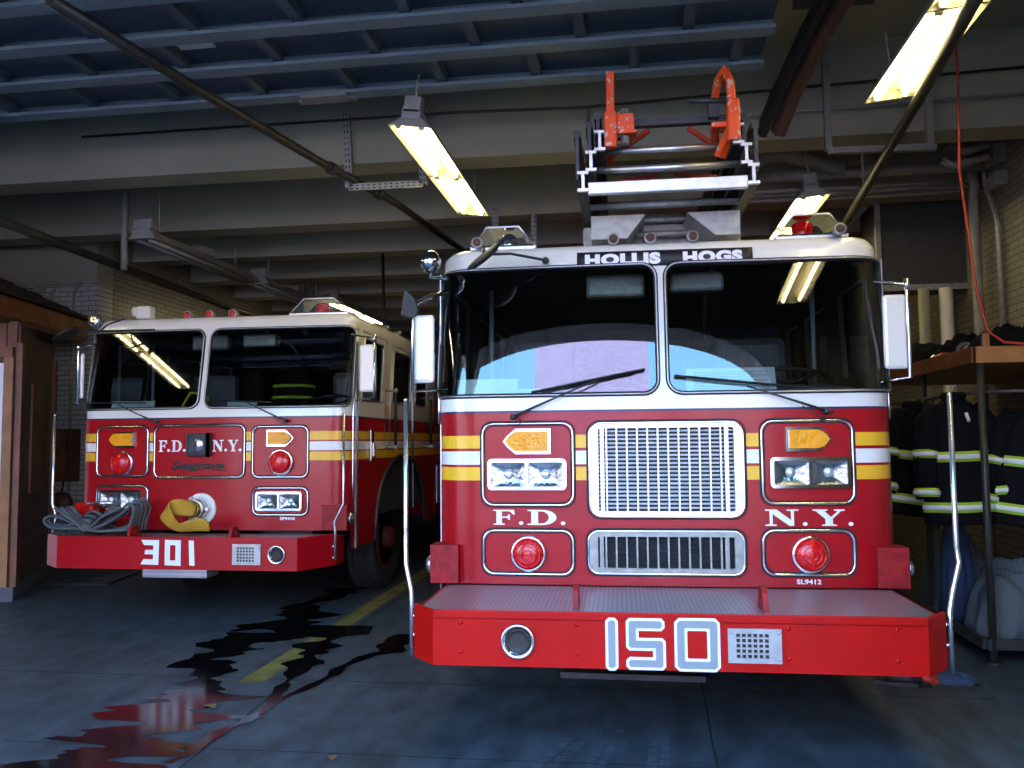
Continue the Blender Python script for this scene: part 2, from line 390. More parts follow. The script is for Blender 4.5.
def turn_signal(S, T, x0, x1, z0, z1, d):
    zm = (z0+z1)/2; h = z1-z0
    def sh(i, k):
        a, b_ = x0+i, x1-i
        P = [(b_, z0+i), (b_, z1-i), (a+k, z1-i), (a+k*.35, zm+h*.22), (a, zm), (a+k*.35, zm-h*.22), (a+k, z0+i)]
        return P if d < 0 else [(x0+x1-u, v) for u, v in P][::-1]
    b = MB(); b.prism(sh(0, h*.5), lambda u, v, q: S(u, v, q), .022); f = b.build('turn_signal', 'chrome', T)
    l = MB(); l.prism(sh(.016, h*.42), lambda u, v, q: S(u, v, .022+q), .02)
    for k in range(1, 5):
        u = x0+(x1-x0)*k/5; l.box(u-.002, u+.002, 0, 0.001, z0+.02, z1-.02, T=Matrix.Translation(S(u, zm, .0425)-Vector((u, 0, zm))))
    l.build('lens', 'amber', f)
def round_lamp(S, T, x, z, r, dome=.5, name='warning_light'):
    p = S(x, z, 0); n = (S(x, z, 1)-p).normalized()
    b = MB(); b.lathe([(r*1.06, 0), (r*1.08, .02), (r, .03), (r*.93, .028)], p, n, 32); f = b.build(name, 'chrome', T)
    l = MB(); l.lathe([(r*.95*math.cos(t), .026+r*dome*math.sin(t)) for t in [PI/2*k/8 for k in range(9)]], p, n, 32, cap=False)
    for k in range(1, 4): l.lathe([(r*.25*k-.003, .026+r*dome*math.sqrt(1-(.25*k)**2)+.0), (r*.25*k, .031+r*dome*math.sqrt(1-(.25*k)**2)), (r*.25*k+.003, .026+r*dome*math.sqrt(1-(.25*k)**2)-.001)], p, n, 28, cap=False)
    l.build('lens', 'redlens', f)
    return f
def marker_light(T, p, r=.03, d=(0, -1, 0), m='rust'):
    b = MB(); b.lathe([(r*.9, -.06), (r, -.03), (r*1.15, 0), (r*1.15, .012), (r*.85, .014)], p, d, 20); f = b.build('marker_light', 'galv', T)
    l = MB(); l.lathe([(r*.85*math.cos(t), .012+r*.5*math.sin(t)) for t in [PI/2*k/4 for k in range(5)]], p, d, 20, cap=False); l.build('lens', m, f)
def wheel(T, x, y, sg, r=.52, w=.3):
    b = MB(); pr = [(r*.6, -w/2+.03), (r*.9, -w/2), (r*.97, -w/2+.015)]
    g = 5
    for k in range(g):
        a = -w/2+.03+(w-.06)*k/g; e = -w/2+.03+(w-.06)*(k+1)/g
        pr += [(r, a+.004), (r, e-.008), (r-.014, e-.007), (r-.014, e+.003)]
    pr += [(r*.97, w/2-.015), (r*.9, w/2), (r*.6, w/2-.03)]
    b.lathe(pr, (x, y, r), (sg, 0, 0), 56); o = b.build('wheel', 'tyre', T)
    k = MB(); k.lathe([(r*.62, w/2-.03), (r*.58, w/2-.01), (r*.5, w/2-.05), (r*.25, w/2-.08), (r*.22, w/2+.02), (r*.16, w/2+.06), (0, w/2+.065)], (x, y, r), (sg, 0, 0), 40)
    for q in range(10):
        t = 2*PI*q/10; k.lathe([(.016, 0), (.016, .03), (0, .035)], (x+sg*(w/2-.075), y+r*.34*math.cos(t), r+r*.34*math.sin(t)), (sg, 0, 0), 8)
    k.build('rim', 'darkred', o); return o
def wiper(S, T, piv, end, b0, b1):
    b = MB()
    b.tube([S(*piv, .005), S(*piv, .05)], .016, 10); b.ball(S(*piv, .05), .017, seg=10)
    m = ((piv[0]+end[0])/2, (piv[1]+end[1])/2)
    b.tube([S(*piv, .05), S(*m, .06), S(*end, .045)], [.008, .006, .005], 8)
    b.tube([S(piv[0]+.03, piv[1]-.012, .01), S(piv[0]+.05, piv[1]-.03, .04), S(piv[0]+.02, piv[1]-.05, .03)] if piv[0] < 0 else [S(piv[0]+.05, piv[1], .01), S(piv[0]-.02, piv[1]-.03, .03), S(piv[0]-.12, piv[1]+.03, .02)], .003, 6)
    o = b.build('wiper_arm', 'darksteel', T)
    k = MB(); n = 10
    k.tube([S(b0[0]+(b1[0]-b0[0])*i/n, b0[1]+(b1[1]-b0[1])*i/n, .022) for i in range(n+1)], .007, 6)
    k.tube([S(b0[0]+(b1[0]-b0[0])*i/n, b0[1]+(b1[1]-b0[1])*i/n, .034+.012*math.sin(PI*i/n)) for i in range(1, n)], .004, 6)
    k.build('wiper_blade', 'black', o); return o
def num_plate_grille(T, x0, x1, z0, z1, y, nx=6, nz=5, inset=(.3, .12)):
    W, Hh = x1-x0, z1-z0; hs = []
    ax0, ax1 = x0+W*.14, x1-W*inset[0]+W*.08; az0, az1 = z0+Hh*.12, z1-Hh*.12
    cw, ch = (ax1-ax0)/nx, (az1-az0)/nz
    for i in range(nx):
        for j in range(nz):
            a, c = ax0+i*cw+cw*.16, az0+j*ch+ch*.16; hs.append([(a, c), (a+cw*.68, c), (a+cw*.68, c+ch*.68), (a, c+ch*.68)])
    b = MB(); b.sheet([(x0, z0), (x1, z0), (x1, z1), (x0, z1)], hs, lambda u, v, d: Vector((u, y-.003-d, v)), 0, False, .01)
    for u in (x0+W*.05, x1-W*.05):
        for v in (z0+Hh*.12, z1-Hh*.12): b.ball((u, y-.014, v), .007, (1, .5, 1), 8)
    o = b.build('speaker_grille', 'galvbright', T)
    k = MB(); k.box(ax0-.005, ax1+.005, y-.004, y-.001, az0-.005, az1+.005); k.build('speaker_mesh', 'black', o)
def horn(T, x, z, y, r):
    b = MB(); b.lathe([(r, 0), (r*1.02, .012), (r*.93, .022), (r*.8, .012), (r*.72, .002)], (x, y, z), (0, -1, 0), 36); o = b.build('horn', 'chrome', T)
    k = MB(); k.lathe([(r*.72, .003), (r*.5, .0022), (r*.45, .0016), (0, .0014)], (x, y, z), (0, -1, 0), 32)
    k.lathe([(r*.62, .01), (r*.5, .004), (r*.4, .003)], (x, y, z), (0, -1, 0), 32, cap=False); k.build('horn_throat', 'horndark', o)
def mirror_tall(T, cx, y, z0, z1, w, arm_to, flip=1):
    """chrome tube frame with tall west-coast mirror"""
    b = MB(); b.tube([arm_to[0], (cx, y, z1+.05), (cx, y, z0-.05), arm_to[1]], .011, 8)
    b.tube([(cx, y, z1+.02), (cx, y, z1+.08)], .018, 8)
    o = b.build('mirror_bracket', 'chrome', T)
    k = MB(); k.box(cx-w/2+flip*w*.45, cx+w/2+flip*w*.45, y+.015, y+.05, z0, z1, .02); k.build('mirror', 'white', o)
    q = MB(); q.box(cx-w/2+flip*w*.45+.015, cx+w/2+flip*w*.45-.015, y+.051, y+.053, z0+.02, z1-.02); q.build('mirror_glass', 'chrome', o)
def ibeam(b, x, y0, y1, z, h=.11, w=.055, t=.014, zr=0.):
    for za, zb, wa in ((z, z+t, w), (z+h-t, z+h, w), (z+t, z+h-t, t)):
        v = [(x-wa/2, za), (x+wa/2, za), (x+wa/2, zb), (x-wa/2, zb)]
        b.prism(v, lambda u, q, d: Vector((u, y0+d, q+zr*d)), y1-y0)
def truck(K, loc, rz, label):
    A = K == 'A'
    T = empty('ladder_truck' if A else 'fire_engine', loc, rz, label, 'fire truck')
    S = Skin(1.262 if A else 1.236, .2 if A else .11, .02, 1.74, math.tan(math.radians(9.5)), 2.555, .085)
    zl, zm = (.704, 1.665) if A else (.758, 1.728)
    wz0, wz1 = (1.75, 2.497) if A else (1.81, 2.51)
    ytop = S.yA
    YE = 3.1
    sE = S.sy(YE); wc, rx, at, zs = 1.72, .92, 1.36, .59
    # ---- red lower skin
    def side(sg):
        P = [(S.sF+.05, zl), (S.sA-.02, zl-.01), (S.sA, zs), (S.sy(wc-rx), zs)]
        P += [(S.sy(wc-rx*math.cos(t)), zs+(at-zs)*math.sin(t)**.8) for t in [PI*k/18 for k in range(1, 18)]]
        P += [(S.sy(wc+rx), zs), (sE, zs)]
        return P if sg > 0 else [(-u, v) for u, v in P][::-1]
    outer = side(-1)+side(1)+[(sE, zm), (-sE, zm)]
    if A: bands = [(1.276, 1.350, (.9, .5, .03)), (1.364, 1.439, (.85, .85, .82)), (1.455, 1.527, (.9, .5, .03)), (zm-.012, zm, (.03, .03, .09))]
    else: bands = [(1.349, 1.423, (.9, .5, .03)), (1.435, 1.51, (.85, .85, .82)), (1.523, 1.597, (.9, .5, .03)), (zm-.012, zm, (.03, .03, .09))]
    paint = band_paint('paint_'+K, RED, bands)
    holes = []
    if A: holes = [rrect(-.383+.01, .448-.01, 1.077+.01, 1.591-.01, .07, 5), rrect(-.392+.01, .44-.01, .769+.01, .999-.01, .05, 5)]
    b = MB(); b.sheet(outer, holes, S, .09)
    body = b.build('cab_body', paint, T)
    # ---- white upper skin
    def win(u0, u1, z0, z1, r=.08): return rrect(u0, u1, z0, z1, r, 6, .06)
    gl = .003 if A else -.117; gr = .055 if A else -.055
    wl, wr = win(-S.sA+.03, gl-.0, wz0, wz1), win(gr, S.sA-.03, wz0, wz1)
    sw = [(S.sy(.36), S.sy(.95), 1.88, 2.44), (S.sy(1.3), S.sy(1.98), 1.9, 2.42), (S.sy(2.2), S.sy(2.7), 1.9, 2.42)]
    swh = [win(a, b_, c, d, .05) for a, b_, c, d in sw]+[win(-b_, -a, c, d, .05) for a, b_, c, d in sw]
    zt = 2.556
    b = MB(); b.sheet([(-sE, zm), (sE, zm), (sE, zt), (-sE, zt)], [wl, wr]+swh, S, .09)
    # rounded eave + roof
    N = 90; us = [-sE+2*sE*i/N for i in range(N+1)]; zz = [2.556, 2.575, 2.592, 2.606, 2.618, 2.626, 2.632]
    rings = [[b.bm.verts.new(S(u, z)) for u in us] for z in zz]; fs = []
    for r1, r2 in zip(rings, rings[1:]):
        for i in range(N): fs.append(b.bm.faces.new((r1[i], r1[i+1], r2[i+1], r2[i])))
    for i in range(N//2): fs.append(b.bm.faces.new((rings[-1][i], rings[-1][i+1], rings[-1][N-i-1], rings[-1][N-i])) if i+1 != N-i-1 else b.bm.faces.new((rings[-1][i], rings[-1][i+1], rings[-1][N-i])))
    b._done(fs, True)
    b.build('cab_roof', 'white', T)
    for lp in (wl, wr):
        g = MB(); g.sheet(lp, [], lambda u, v, d: S(u, v, -.004), .07)
        o = g.build('windscreen', 'wsglass', T)
        gasket(S, T, lp)
    for lp in swh:
        g = MB(); g.sheet(lp, [], lambda u, v, d: S(u, v, -.004), .2)
        o = g.build('side_window', 'sideglass', T)
        k = MB(); k.tube([S(u, v, .003) for u, v in lp], .01, 6, True); k.build('window_frame', 'alu', o)
    # ---- interior lining, dash, floor, seats
    b = MB(); b.sheet([(-sE, zl+.05), (sE, zl+.05), (sE, zt), (-sE, zt)], [rrect(-S.sA-.02, S.sA+.02, wz0-.01, wz1+.01, .08, 5)]+swh, lambda u, v, d: S(u, v, -.035), .1)
    b.box(-1.2, 1.2, .3, YE, 2.51, 2.54); b.box(-1.2, 1.2, YE-.05, YE, .9, 2.52); b.box(-1.2, 1.2, .15, YE, .95, 1.0)
    b.box(-.5, .5, .9, 2.4, 1.0, 1.72, .05)   # engine cover
    b.build('cab_lining', 'interior', T)
    b = MB(); b.prism([(.08, 1.3), (.75, 1.3), (.72, 1.6), (.5, wz0-.03), (.08, wz0-.05)], lambda u, v, d: Vector((-1.16+d, u, v)), 2.32)
    b.build('dashboard', 'interior', T)
    for sx in ((-.78, .72) if A else (-.72, .82)):
        b = MB(); b.box(sx-.26, sx+.26, 1.05, 1.5, 1.35, 1.5, .05); b.box(sx-.25, sx+.25, 1.42, 1.56, 1.45, 2.22, .06)
        b.box(sx-.03, sx+.03, 1.0, 1.3, 1.0, 1.36)
        b.build('seat', 'seat', T)
    wx = .82; b = MB(); c0 = Vector((wx, .62, 1.86)); nrm = Vector((0, -.35, .94)).normalized(); ux = Vector((1, 0, 0)); uy = nrm.cross(ux)
    b.tube([c0+ux*.24*math.cos(2*PI*k/28)+uy*.24*math.sin(2*PI*k/28) for k in range(28)], .014, 8, True)
    for t in (PI/6, PI*5/6, PI*1.5): b.tube([c0-nrm*.03, c0+ux*.23*math.cos(t)+uy*.23*math.sin(t)], .01, 6)
    b.tube([c0, c0-nrm*.4], .025, 8); b.build('steering_wheel', 'black', T)
    b = MB(); b.tube([(.35, .35, 2.5), (.36, .9, 2.45), (.38, 1.3, 2.2)], .012, 6); b.box(-.4, -.05, .4, .5, 2.36, 2.5, .02); b.box(.1, .42, .4, .5, 2.38, 2.5, .02)
    for x in (-1.05, 1.02): b.tube([(x, .85, 1.5), (x, .85, 2.5)], .016, 8)
    b.build('grab_bar', 'galv', T)
    # ---- chassis, wheels, rear body
    b = MB(); b.box(-.45, .45, .1, 8.6, .55, .8); b.box(-.9, .9, .1, .9, .62, .95); b.box(-.9, .9, 2.6, 3.2, .6, .95); b.tube([(-1, wc, .52), (1, wc, .52)], .07, 10)
    for sg in (-1, 1): b.sheet([(.85, .5), (2.6, .5), (2.6, 1.3), (2.2, 1.42), (1.2, 1.42), (.85, 1.3)], [], lambda u, v, d: Vector((sg*(.82), u, v)), 0, False, .02)
    b.build('chassis', 'black', T)
    for sg in (-1, 1):
        wheel(T, sg*.94, wc, sg); wheel(T, sg*1.05, 6.9, sg)
        k = MB(); lp = [S(sg*S.sy(wc-rx*math.cos(t)), zs+(at-zs)*math.sin(t)**.8, .004) for t in [PI*k_/22 for k_ in range(23)]]
        k.tube(lp, .02, 8); k.build('wheel_arch_trim', 'blackgloss' if A else 'darksteel', T)
        k = MB(); k.tube([S(sg*S.sy(y_), z_, .003) for y_, z_ in ((.28, zs), (.28, zm), (.28, 2.5), (1.05, 2.5), (1.08, at+.12))], .006, 5)
        k.tube([S(sg*S.sy(y_), z_, .003) for y_, z_ in ((1.22, at+.05), (1.22, 2.47), (2.1, 2.47), (2.1, at-.02))], .006, 5)
        k.box(sg*(S.W+.002), sg*(S.W+.008), .235, .262, zs, 2.5); k.box(sg*(S.W+.002), sg*(S.W+.008), 2.125, 2.16, zs+.2, 2.5)
        k.build('door_seam', 'brushed', T)
        k = MB(); k.box(sg*S.W, sg*(S.W+.02), .62, .7, 1.32, 1.62, .01); k.box(sg*(S.W+.015), sg*(S.W+.04), .64, .68, 1.36, 1.5, .01); k.build('door_handle', 'chrome', T)
        for y_ in (1.12, 2.55):
            k = MB(); k.tube([(sg*S.W, y_, 2.), (sg*1.34, y_, 2.)], .012, 8); k.tube([(sg*S.W, y_, 1.45), (sg*1.34, y_, 1.45)], .012, 8)
            for z_ in (2., 1.45): k.ball((sg*1.34, y_, z_), .026, seg=10)
            o = k.build('grab_rail', 'galv', T)
            q = MB(); q.tube([(sg*1.34, y_, 2.), (sg*1.34, y_, 1.45)], .016, 8); q.build('rubber_grip', 'black', o)
    b = MB(); b.box(-1.225, 1.225, 3.16, 8.6, .62, 2.35 if not A else 2.2, .03); rb = b.build('rear_body', paint, T)
    for sg in (-1, 1):
        for k_ in range(5):
            k = MB(); y_ = 3.3+k_*1.04; z0 = .75 if abs(y_+.48-6.9) > .7 else 1.25
            k.box(sg*1.223, sg*1.235, y_, y_+.94, z0, 1.22, .004); k.box(sg*1.235, sg*1.247, y_+.42, y_+.52, 1.12, 1.16, .004); k.build('locker_door', 'brushed', rb)
    b = MB(); b.box(-.95, .95, 3.05, 3.15, .8, 2.4); b.build('pump_panel', 'galv', T)
    # ---- bumper
    if A: fx, bx, fy, by, z0, z1 = 1.078, 1.2, -.84, -.70, .478, .726
    else: fx, bx, fy, by, z0, z1 = 1.025, 1.215, -.53, -.18, .5, .757
    bp = [(-1.2, .06), ((-bx, by) if A else (-1.24, -.36)), (-fx, fy), (fx, fy), (bx, by), (1.2, .06)]
    b = MB(); b.prism(bp, lambda u, v, d: Vector((u, v, z0+d)), z1-z0-.034)
    [b.beam(Vector((p_[0]*.996, p_[1]+.007, z1-.022)), Vector((q_[0]*.996, q_[1]+.007, z1-.022)), .014, .044, bv=.004) for p_, q_ in zip(bp[1:4], bp[2:5])]
    bev = b
    for u in (-.95, -.42, .5, .95) if A else (-1.0, -.33, .93):
        for v in (.54, .67) if A else (.56, .7): bev.ball((u, fy, v), .011, (1, .5, 1), 8)
    bu = b.build('bumper', 'bump_red' if A else 'red', T)
    t = MB(); tp = [(-1.18, -.0), (-bx+.02, by+.01), (-fx+.01, fy+.03), (fx-.01, fy+.03), (bx-.02, by+.01), (1.18, -.0)]
    t.prism(tp, lambda u, v, d: Vector((u, v, z1-.034+d)), .006); t.build('tread_plate', 'tread', bu)
    for u in (-.435, .44):
        k = MB(); yy = -.56 if A else -.4
        P = [(yy-.09, 0), (yy+.09, 0), (yy+.05, .085), (yy+.02, .108), (yy-.03, .108), (yy-.06, .085)]
        k.sheet(P, [circ(yy, .062, .024, 14)], lambda y_, z_, d: Vector((u-.0125+d, y_, z1-.03+z_)), 0, False, .025); k.build('tow_eye', 'wornred', bu)
    for sg in (-1, 1):
        x0, x1 = (1.117, 1.278) if A else (1.03, 1.245)
        k = MB(); k.box(sg*x0, sg*x1, -.015, .14, zl+.004, zl+.215, .004); cb = k.build('corner_box', 'wornred', T)
        q = MB(); q.lathe([(.05, 0), (.05, .02), (.03, .035), (0, .04)], (sg*x1, .06, zl+.1), (sg, 0, 0), 20); q.build('side_marker', 'clearlens', cb)
    # handrail poles
    poles = ([[(-1.262, -.62, 1.70), (-1.262, -.62, 1.06), (-1.262, -.62, 1.0), (-1.255, -.64, .9), (-1.225, -.66, .78), (-1.222, -.66, .7), (-1.222, -.66, .47)],
              [(1.285, -.62, 1.69), (1.287, -.62, 1.0), (1.295, -.62, .93), (1.255, -.64, .8), (1.232, -.66, .72), (1.232, -.66, .66), (1.232, -.66, .45)]] if A else
             [[(-1.25, -.3, 1.75), (-1.25, -.3, 1.1), (-1.25, -.3, 1.0), (-1.21, -.3, .9), (-1.24, -.3, .8), (-1.24, -.3, .55)],
              [(1.3, -.25, 1.74), (1.3, -.25, 1.1), (1.3, -.25, 1.0), (1.225, -.25, .86), (1.232, -.25, .8), (1.232, -.25, .55)]])
    for P in poles:
        k = MB(); k.tube(P, .0115, 12); k.ball(P[0], .0115)
        for z_ in (.64, .55): k.tube([(P[-1][0], P[-1][1], z_+.02), (P[-1][0]*.975, P[-1][1], z_+.02)], .009, 8)
        k.build('bumper_guide_pole', 'polish', T)
    if A: truck_a(S, T, bu)
    else: truck_b(S, T, bu)
    return T, S
def grille(S, T, x0, x1, z0, z1, rows, dark):
    lp = rrect(x0, x1, z0, z1, .07 if z1-z0 > .3 else .055, 6)
    b = MB(); inner = rrect(x0+.035, x1-.035, z0+.03, z1-.03, .03, 4)
    b.sheet(lp, [inner], lambda u, v, d: S(u, v, -.012+d), .0, False, .02)
    g = b.build('grille_frame', 'galv' if dark else 'alu', T)
    trim(S, g, lp, 'frame_trim', .008)
    k = MB(); k.box(x0, x1, .09, .095, z0, z1); k.box(x0, x1, .05, .09, z0, z0+.004); k.build('grille_backing', 'black', g)
    n = 11; a0, a1 = x0+.095, x1-.12; p = (a1-a0)/n
    k = MB()
    for i in range(n+1): k.box(a0+i*p-.0045, a0+i*p+.0045, -.006, .02, z0+.025, z1-.025)
    k.box(x0+.035, x0+.05, -.004, .02, z0+.025, z1-.025); k.box(x1-.05, x1-.035, -.004, .02, z0+.025, z1-.025)
    for xx in (x0+.06, x1-.10): k.box(xx, xx+.022, -.002, .02, z0+.025, z1-.03)
    k.build('grille_bars', 'galv' if dark else 'alu', g)
    k = MB(); h = (z1-z0-.07)/rows
    for j in range(rows):
        zc = z0+.035+h*(j+.5); T_ = Matrix.Translation((0, .026, zc)) @ Matrix.Rotation(math.radians(35), 4, 'X')
        k.box(x0+.04, x1-.04, -.004, .004, -h*.17, h*.17, T=T_)
    k.build('grille_slats', 'darksteel' if dark else 'sticker', g)
def panel(S, T, x0, x1, z0, z1, r=.06):
    lp = rrect(x0, x1, z0, z1, r, 6, .08)
    b = MB(); b.sheet(lp, [], lambda u, v, d: S(u, v, .0025+d), .08); o = b.build('access_panel', 'red', T)
    trim(S, o, lp, 'panel_trim', .0075); return o
def beacon_bar(T, x0, x1, y0, y1, z0, z1, red, dirx):
    b = MB(); w = x1-x0; d = (y1-y0)
    cs = w*.24
    fr = [(x0, z0), (x1, z0), (x1-(cs if dirx >= 0 else cs), z1), (x0+cs, z1)]
    k = MB(); k.prism(fr, lambda u, v, q: Vector((u, y0+q, v)), d); o = k.build('light_bar', 'clearglass', T)
    q = MB(); q.tube([Vector((u, y0, v)) for u, v in fr], .007, 6, True); q.box(x0-.01, x1+.01, y0, y1, z0-.02, z0); q.build('light_bar_frame', 'brushed', o)
    if red:
        q = MB(); q.lathe([(.055, 0), (.06, .02), (.06, .09), (.04, .105), (0, .11)], ((x0+x1)/2-.02, (y0+y1)/2, z0), (0, 0, 1), 20); q.build('beacon', redglow, o)
    else:
        q = MB(); q.lathe([(.055, 0), (.058, .03), (.05, .08), (.03, .1), (0, .105)], ((x0+x1)/2+.02, (y0+y1)/2, z0), (0, 0, 1), 20); q.build('beacon', 'chrome', o)
    return o
redglow, _n, _b = nt('red_beacon'); _b.inputs['Base Color'].default_value = (.7, .01, .01, 1); _b.inputs['Roughness'].default_value = .1; _b.inputs['Transmission Weight'].default_value = .3
_b.inputs['Emission Color'].default_value = (1, .02, .02, 1); _b.inputs['Emission Strength'].default_value = .0
def truck_a(S, T, bu):
    F_ = pt_y(-.842)
    # number 150 on the bumper
    b = MB(); b2 = MB()
    one = [(-.265, .5), (-.265, .676)]; five = [(-.06, .676), (-.174, .676), (-.174, .59), (-.056, .59), (-.056, .506), (-.174, .506)]
    for w, bb, o in ((.056, b, .0), (.032, b2, .002)):
        for pl in (one, five):
            P = chamfer(stroke_poly(pl, w), w*.26); bb.sheet(P, [], lambda u, v, d: F_(u, v, o), 0, False)
        bb.sheet(rrect(.038-w/2, .18+w/2, .504-w/2, .68+w/2, .02 if w > .04 else .012, 1), [rrect(.038+w/2, .18-w/2, .504+w/2, .68-w/2, .004, 1)], lambda u, v, d: F_(u, v, o), 0, False)
    o = b.build('unit_number', 'sticker', bu); b2.build('number_inlay', 'reflgrey', o)
    horn(bu, -.686, .592, -.84, .078); num_plate_grille(bu, .24, .468, .52, .668, -.84)
    grille(S, T, -.383, .448, 1.077, 1.591, 20, False); grille(S, T, -.392, .44, .769, .999, 9, True)
    for a in ((-.981, -.473, 1.14, 1.592), (.545, 1.019, 1.149, 1.591), (-.979, -.478, .761, .999), (.539, 1.01, .772, 1.006)): panel(S, T, *a)
    turn_signal(S, T, -.862, -.594, 1.422, 1.563, -1); turn_signal(S, T, .669, .908, 1.427, 1.558, 1)
    lamp_rect(S, T, -.948, -.508, 1.223, 1.396); lamp_rect(S, T, .581, .999, 1.231, 1.397)
    round_lamp(S, T, -.725, .874, .092); round_lamp(S, T, .78, .88, .092)
    b = MB(); z = 1.03
    put_serif(b, [('F', -.922, z, .13, .083), ('.', -.778, z, .024, .02), ('D', -.73, z, .165, .083), ('.', -.545, z, .026, .02)], S); b.build('front_lettering', 'sticker', T); b = MB(); put_serif(b, [('N', .553, z, .174, .087), ('.', .747, z, .026, .02), ('Y', .8, z, .167, .087), ('.', .983, z, .026, .02)], S)
    b.build('front_lettering', 'sticker', T)
    b = MB(); put_text(b, text2d('SL9412', .026, .03, .127), lambda u, v, d: S(.707+u, .722+v, d)); b.build('serial_lettering', 'sticker', T)
    b = MB(); b.sheet([(-.441, 2.487), (.547, 2.482), (.547, 2.576), (-.441, 2.58)], [], lambda u, v, d: S(u, v, .004+d), .06, True, .004); o = b.build('name_board', 'black', T)
    b = MB(); put_text(b, text2d('HOLLIS', .07, .07, .43, spacing=1.12), lambda u, v, d: S(-.395+u, 2.495+v, .006+d)); put_text(b, text2d('HOGS', .07, .07, .33, spacing=1.12), lambda u, v, d: S(.16+u, 2.493+v, .006+d))
    b.build('name_lettering', 'sticker', o)
    wiper(S, T, (-.80, 1.63), (-.33, 1.83), (-.70, 1.765), (-.07, 1.885)); wiper(S, T, (.88, 1.64), (.47, 1.78), (.09, 1.845), (.72, 1.775))
    # roof furniture
    for x in (-1.03, -.23, -.02, .22, 1.03): marker_light(T, (x, .16, 2.655 if abs(x) < .9 else 2.665), .03)
    beacon_bar(T, -1.07, -.70, .22, .5, 2.655, 2.77, False, 1); beacon_bar(T, .7, 1.08, .22, .5, 2.655, 2.77, True, 1)
    b = MB(); b.ball((-1.285, .05, 2.535), .062, (1, 1.15, 1.1)); b.tube([(-1.285, .05, 2.5), (-1.29, .06, 2.45), (-1.2, .12, 2.45)], .012, 8); b.build('spotlight', 'chrome', T)
    b = MB(); b.lathe([(0, 0), (.08, .004), (.115, .02), (.12, .03), (.1, .035), (0, .04)], (0, 0, 0), (0, 0, 1), 28)
    for v in b.bm.verts: v.co = Matrix.Translation((-.93, -.12, 2.50)) @ Matrix.Rotation(math.radians(-38), 4, 'Y') @ Matrix.Rotation(math.radians(20), 4, 'X') @ v.co
    m_ = b.build('convex_mirror', 'black', T)
    b = MB(); b.tube([(-.93, -.12, 2.53), (-.8, -.1, 2.535), (-.62, .08, 2.53)], .008, 6); b.tube([(-.95, -.1, 2.53), (-.98, .1, 2.62)], .01, 6); b.ball((-.62, .09, 2.53), .022, seg=8); b.build('mirror_arm', 'darksteel', m_)
    mirror_tall(T, -1.375, -.02, 1.83, 2.22, .125, [(-1.2, .15, 2.39), (-1.21, .15, 1.8)])
    b = MB(); b.prism([(-1.44, 2.22), (-1.37, 2.2), (-1.34, 2.24), (-1.36, 2.31), (-1.42, 2.36)], lambda u, v, d: Vector((u, -.04+d, v)), .05); b.tube([(-1.4, 0, 2.28), (-1.3, .05, 2.34), (-1.2, .12, 2.36)], .01, 6); b.build('square_mirror', 'black', T)
    mirror_tall(T, 1.355, .1, 1.87, 2.28, .13, [(1.2, .15, 2.36), (1.21, .15, 1.8)], -1)
    for sg in (-1, 1):
        k = MB(); k.tube([S(sg*(S.sA+.0), z_, .012) for z_ in [1.6+.9*i/10 for i in range(11)]], .008, 6); k.build('pillar_trim', 'chrome', T)
    # radio box and clutter seen low inside the glass
    # ---- aerial ladder
    L = MB(); xs = ((-.39, .525, 2.865), (-.345, .49, 2.978), (-.295, .45, 3.09))
    yo = -.12
    for i, (a, c, z) in enumerate(xs):
        y0 = yo+.0*i
        for x in (a, c):
            ibeam(L, x, y0, 7.6, z)
            zt_ = 3.25+.05*i; x_ = x+(-.035 if x < 0 else .035)*(1 if i == 0 else .3)
            L.box(x_-.02, x_+.02, y0+.12, 7.4, zt_-.04, zt_)
            y_ = y0+.12; f = 1
            while y_ < 7.2:
                L.beam((x_, y_, z+.1), (x_, y_+.35, zt_-.02), .014, .02); L.beam((x_, y_+.35, zt_-.02), (x_, y_+.7, z+.1), .014, .02); L.beam((x_, y_, z+.1), (x_, y_, zt_-.02), .014, .02); y_ += .7
    AL = L.build('aerial_ladder', 'darksteel', T)
    for side_ in (0, 1):
        L = MB()
        for i, q_ in enumerate(xs): ibeam(L, q_[side_], yo-.008, yo+.02, q_[2]-.004, .113, .06, .016)
        L.build('rail_end_plate', 'alu', AL)
    r0_ = MB(); r0_.box(-.365, .5, yo+.02, yo+.06, 2.85, 2.92, .006); r0_.build('rung', 'alu', AL)
    for i, (a, c, z) in enumerate(xs):
        k = MB(); k.tube([(a+.02, 0, 0), (c-.02, 0, 0)], .02, 12); base = k.build('rung', 'alu' if i else 'galv', AL); base.location = (0, yo+.06+.02*i if i else yo+.42, z+.022)
        for q in range(1, 19):
            d_ = base.copy(); C.objects.link(d_); d_.parent = AL; d_.location = (0, base.location.y+q*.36, z+.022)
    k = MB(); k.beam((-.2, yo+.12, 3.27), (.42, yo+.12, 3.27), .05, .04); k.build('cross_beam', 'darksteel', AL)
    k = MB(); k.free() if 0 else None
    for a_, c_ in (((-.02, yo+.15, 3.24), (-.26, yo+.3, 3.13)), ((.2, yo+.15, 3.24), (.44, yo+.3, 3.12)), ((-.2, yo+.5, 3.06), (.05, yo+.6, 3.12)), ((.4, yo+.5, 3.06), (.15, yo+.6, 3.12))): k = MB(); k.beam(a_, c_, .02, .025); k.build('brace', 'cordred', AL)
    k = MB(); k.beam((-.235, yo+.03, 3.2), (-.232, yo+.03, 3.54), .038, .045, bv=.006); k.beam((-.235, yo+.01, 3.1), (-.235, yo+.01, 3.3), .062, .07, bv=.012); k.beam((-.235, yo+.05, 3.52), (-.235, yo+.5, 3.18), .04, .04, bv=.004)
